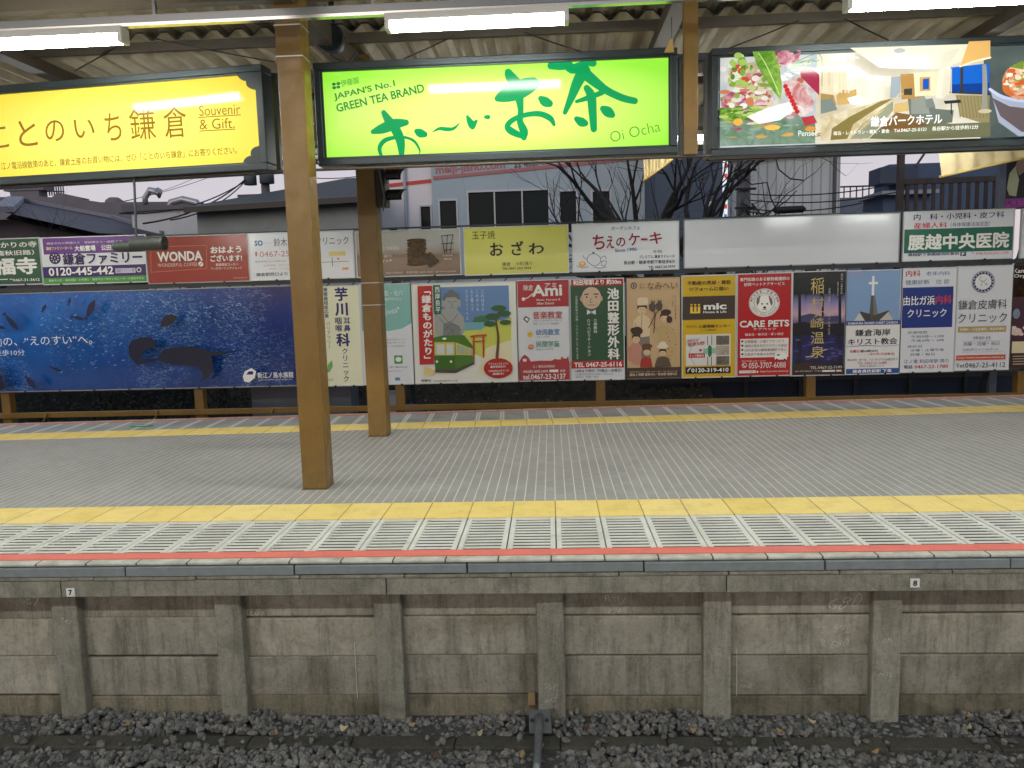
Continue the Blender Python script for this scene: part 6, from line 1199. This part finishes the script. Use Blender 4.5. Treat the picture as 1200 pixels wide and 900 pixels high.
r = empty('utility_cabinet', ((x0+x1)/2, 12.2, GZ), 'grey metal cabinet under the boards beside the thick column', 'cabinet'); w = (x1-x0)/2; b = MB(); b.box(-w, w, 0, .5, 0, zt-GZ+.12, mat('cabinet_grey', (108,114,124), .5, noise=(4,.1,5))); b.build('body', r, bevel=.015); b = MB(); b.box(-w*.02, w*.02, -.004, .001, .1, zt-GZ, M_DARKST); b.build('door_seam', r)
p = onY(480, 476, 12.0); r = empty('tarpaulin_bundle', (p.x, 12.0, p.z-.06), 'small blue tarpaulin bundle lying on the leafy bank', 'tarpaulin'); b = MB(); b.lathe([(0,-.22),(.05,-.2),(.09,-.1),(.1,.05),(.08,.16),(0,.22)], mat('blue_tarp', (40,84,160), .5, bump=(14,.6,.03)), axis='X', n=12); b.build('cloth', r, smooth=True)
p = onY(461, 468, 12.1); r = empty('white_panel', (p.x, 12.1, GZ), 'white panel leaning just right of the second column under the boards', 'panel'); b = MB(); b.box(-.17, .17, 0, .03, 0, p.z-GZ+.14, mat('dull_white', (170,176,190), .6)); b.build('panel', r, bevel=.004)
# leafy bank
bk = MB(); MBK = mat('bank_soil', (62,56,46), .95, noise=(6,.4,6)); bk.add([(-6.0,11.6,GZ),(2.6,11.6,GZ),(2.6,13.5,.18),(-6,13.5,.18)], [(0,1,2,3)], MBK); bk.add([(-6.0,11.6,GZ),(-6,13.5,.18),(-6,13.5,GZ)], [(0,1,2)], MBK); tag(bk.build('earth_bank'), kind='structure')
rnd = random.Random(3); b = MB(); LMS = [mat('litter_%d' % i, c, .8) for i, c in enumerate(((62,74,40),(92,82,50),(120,98,60),(48,58,36),(84,62,40)))]
for i in range(5200):
    x = rnd.uniform(-6,2.5); t = rnd.random(); y = 11.7+1.75*t; z = GZ+1.28*(y-11.6)/1.9+rnd.uniform(.0,.10); s = rnd.uniform(.015,.04); a = rnd.uniform(0,6.28); q = rnd.uniform(-.8,.8)
    dx, dy, dz = s*math.cos(a), s*math.sin(a)*math.cos(q), s*math.sin(q)+.0; ex, ez = -s*.5*math.sin(a), s*.45
    b.add([(x-dx,y-dy,z-dz),(x+ex,y,z-ez),(x+dx,y+dy,z+dz),(x-ex,y,z+ez)], [(0,1,2,3)], LMS[rnd.randrange(5)])
tag(b.build('leaf_litter'), kind='stuff')
# dark evergreen shrubs behind the lower gap at left
def shrub(px, Y, h, label, seed, w=.7):
    p = onY(px, 470, Y); r = empty('shrub', (p.x, Y, GZ), label, 'shrub', 'dark shrubs behind the fence'); rnd = random.Random(seed); b = MB(); st = MB(); ms = [mat('shrub_leaf_%d' % i, c, .7) for i, c in enumerate(((34,48,28),(46,60,34),(26,38,24)))]
    for k in range(5): st.tube([(0,0,0),(rnd.uniform(-.2,.2),rnd.uniform(-.1,.1),h*.5),(rnd.uniform(-.5,.5)*w,rnd.uniform(-.2,.2),h*.9)], [.02,.014,.006], M_BARK, 5)
    for i in range(900):
        x, y, z = rnd.gauss(0,.42)*w, rnd.gauss(0,.2), rnd.uniform(.08,1)*h*(1-.25*abs(rnd.gauss(0,.6))); s = rnd.uniform(.02,.045); a, q = rnd.uniform(0,6.28), rnd.uniform(-1,1)
        u = Vector((math.cos(a),math.sin(a)*.6,q)).normalized()*s; v_ = Vector((-math.sin(a),.3,rnd.uniform(.2,1))).normalized()*s*.5
        c = Vector((x,y,z)); b.add([c-u,c-v_,c+u,c+v_], [(0,1,2,3)], ms[rnd.randrange(3)])
    st.build('stem', r); b.build('foliage', r)
for i, (q, Y, h) in enumerate(((-30,12.4,1.3),(48,12.2,1.15),(120,12.5,1.35),(190,12.3,1.2),(262,12.6,1.3))): shrub(q, Y, h, 'dark evergreen shrub below the aquarium board, ' + ['at the picture edge','right of the first ochre post','midway between the two left posts','just left of the second ochre post','right of the second ochre post'][i], 60+i)

p = onZ(166, 499, .004); r = empty('floor_sticker', (p.x, p.y, .0045), 'small green sticker on the grey strip at the rear platform edge', 'sticker'); b = MB()
pl = [(.15*math.cos(6.2832*i/20), .075*math.sin(6.2832*i/20)) for i in range(20)]
b.add([(x,y,.002) for x,y in pl]+[(x,y,0) for x,y in pl], [tuple(range(20))]+[(i,20+i,20+(i+1)%20,(i+1)%20) for i in range(20)], mat('sticker_green', (50,150,90), .5)); b.build('disc', r); b = MB(); b.box(-.08, .08, -.012, .012, .0022, .0028, M_WHITE); b.build('mark', r)
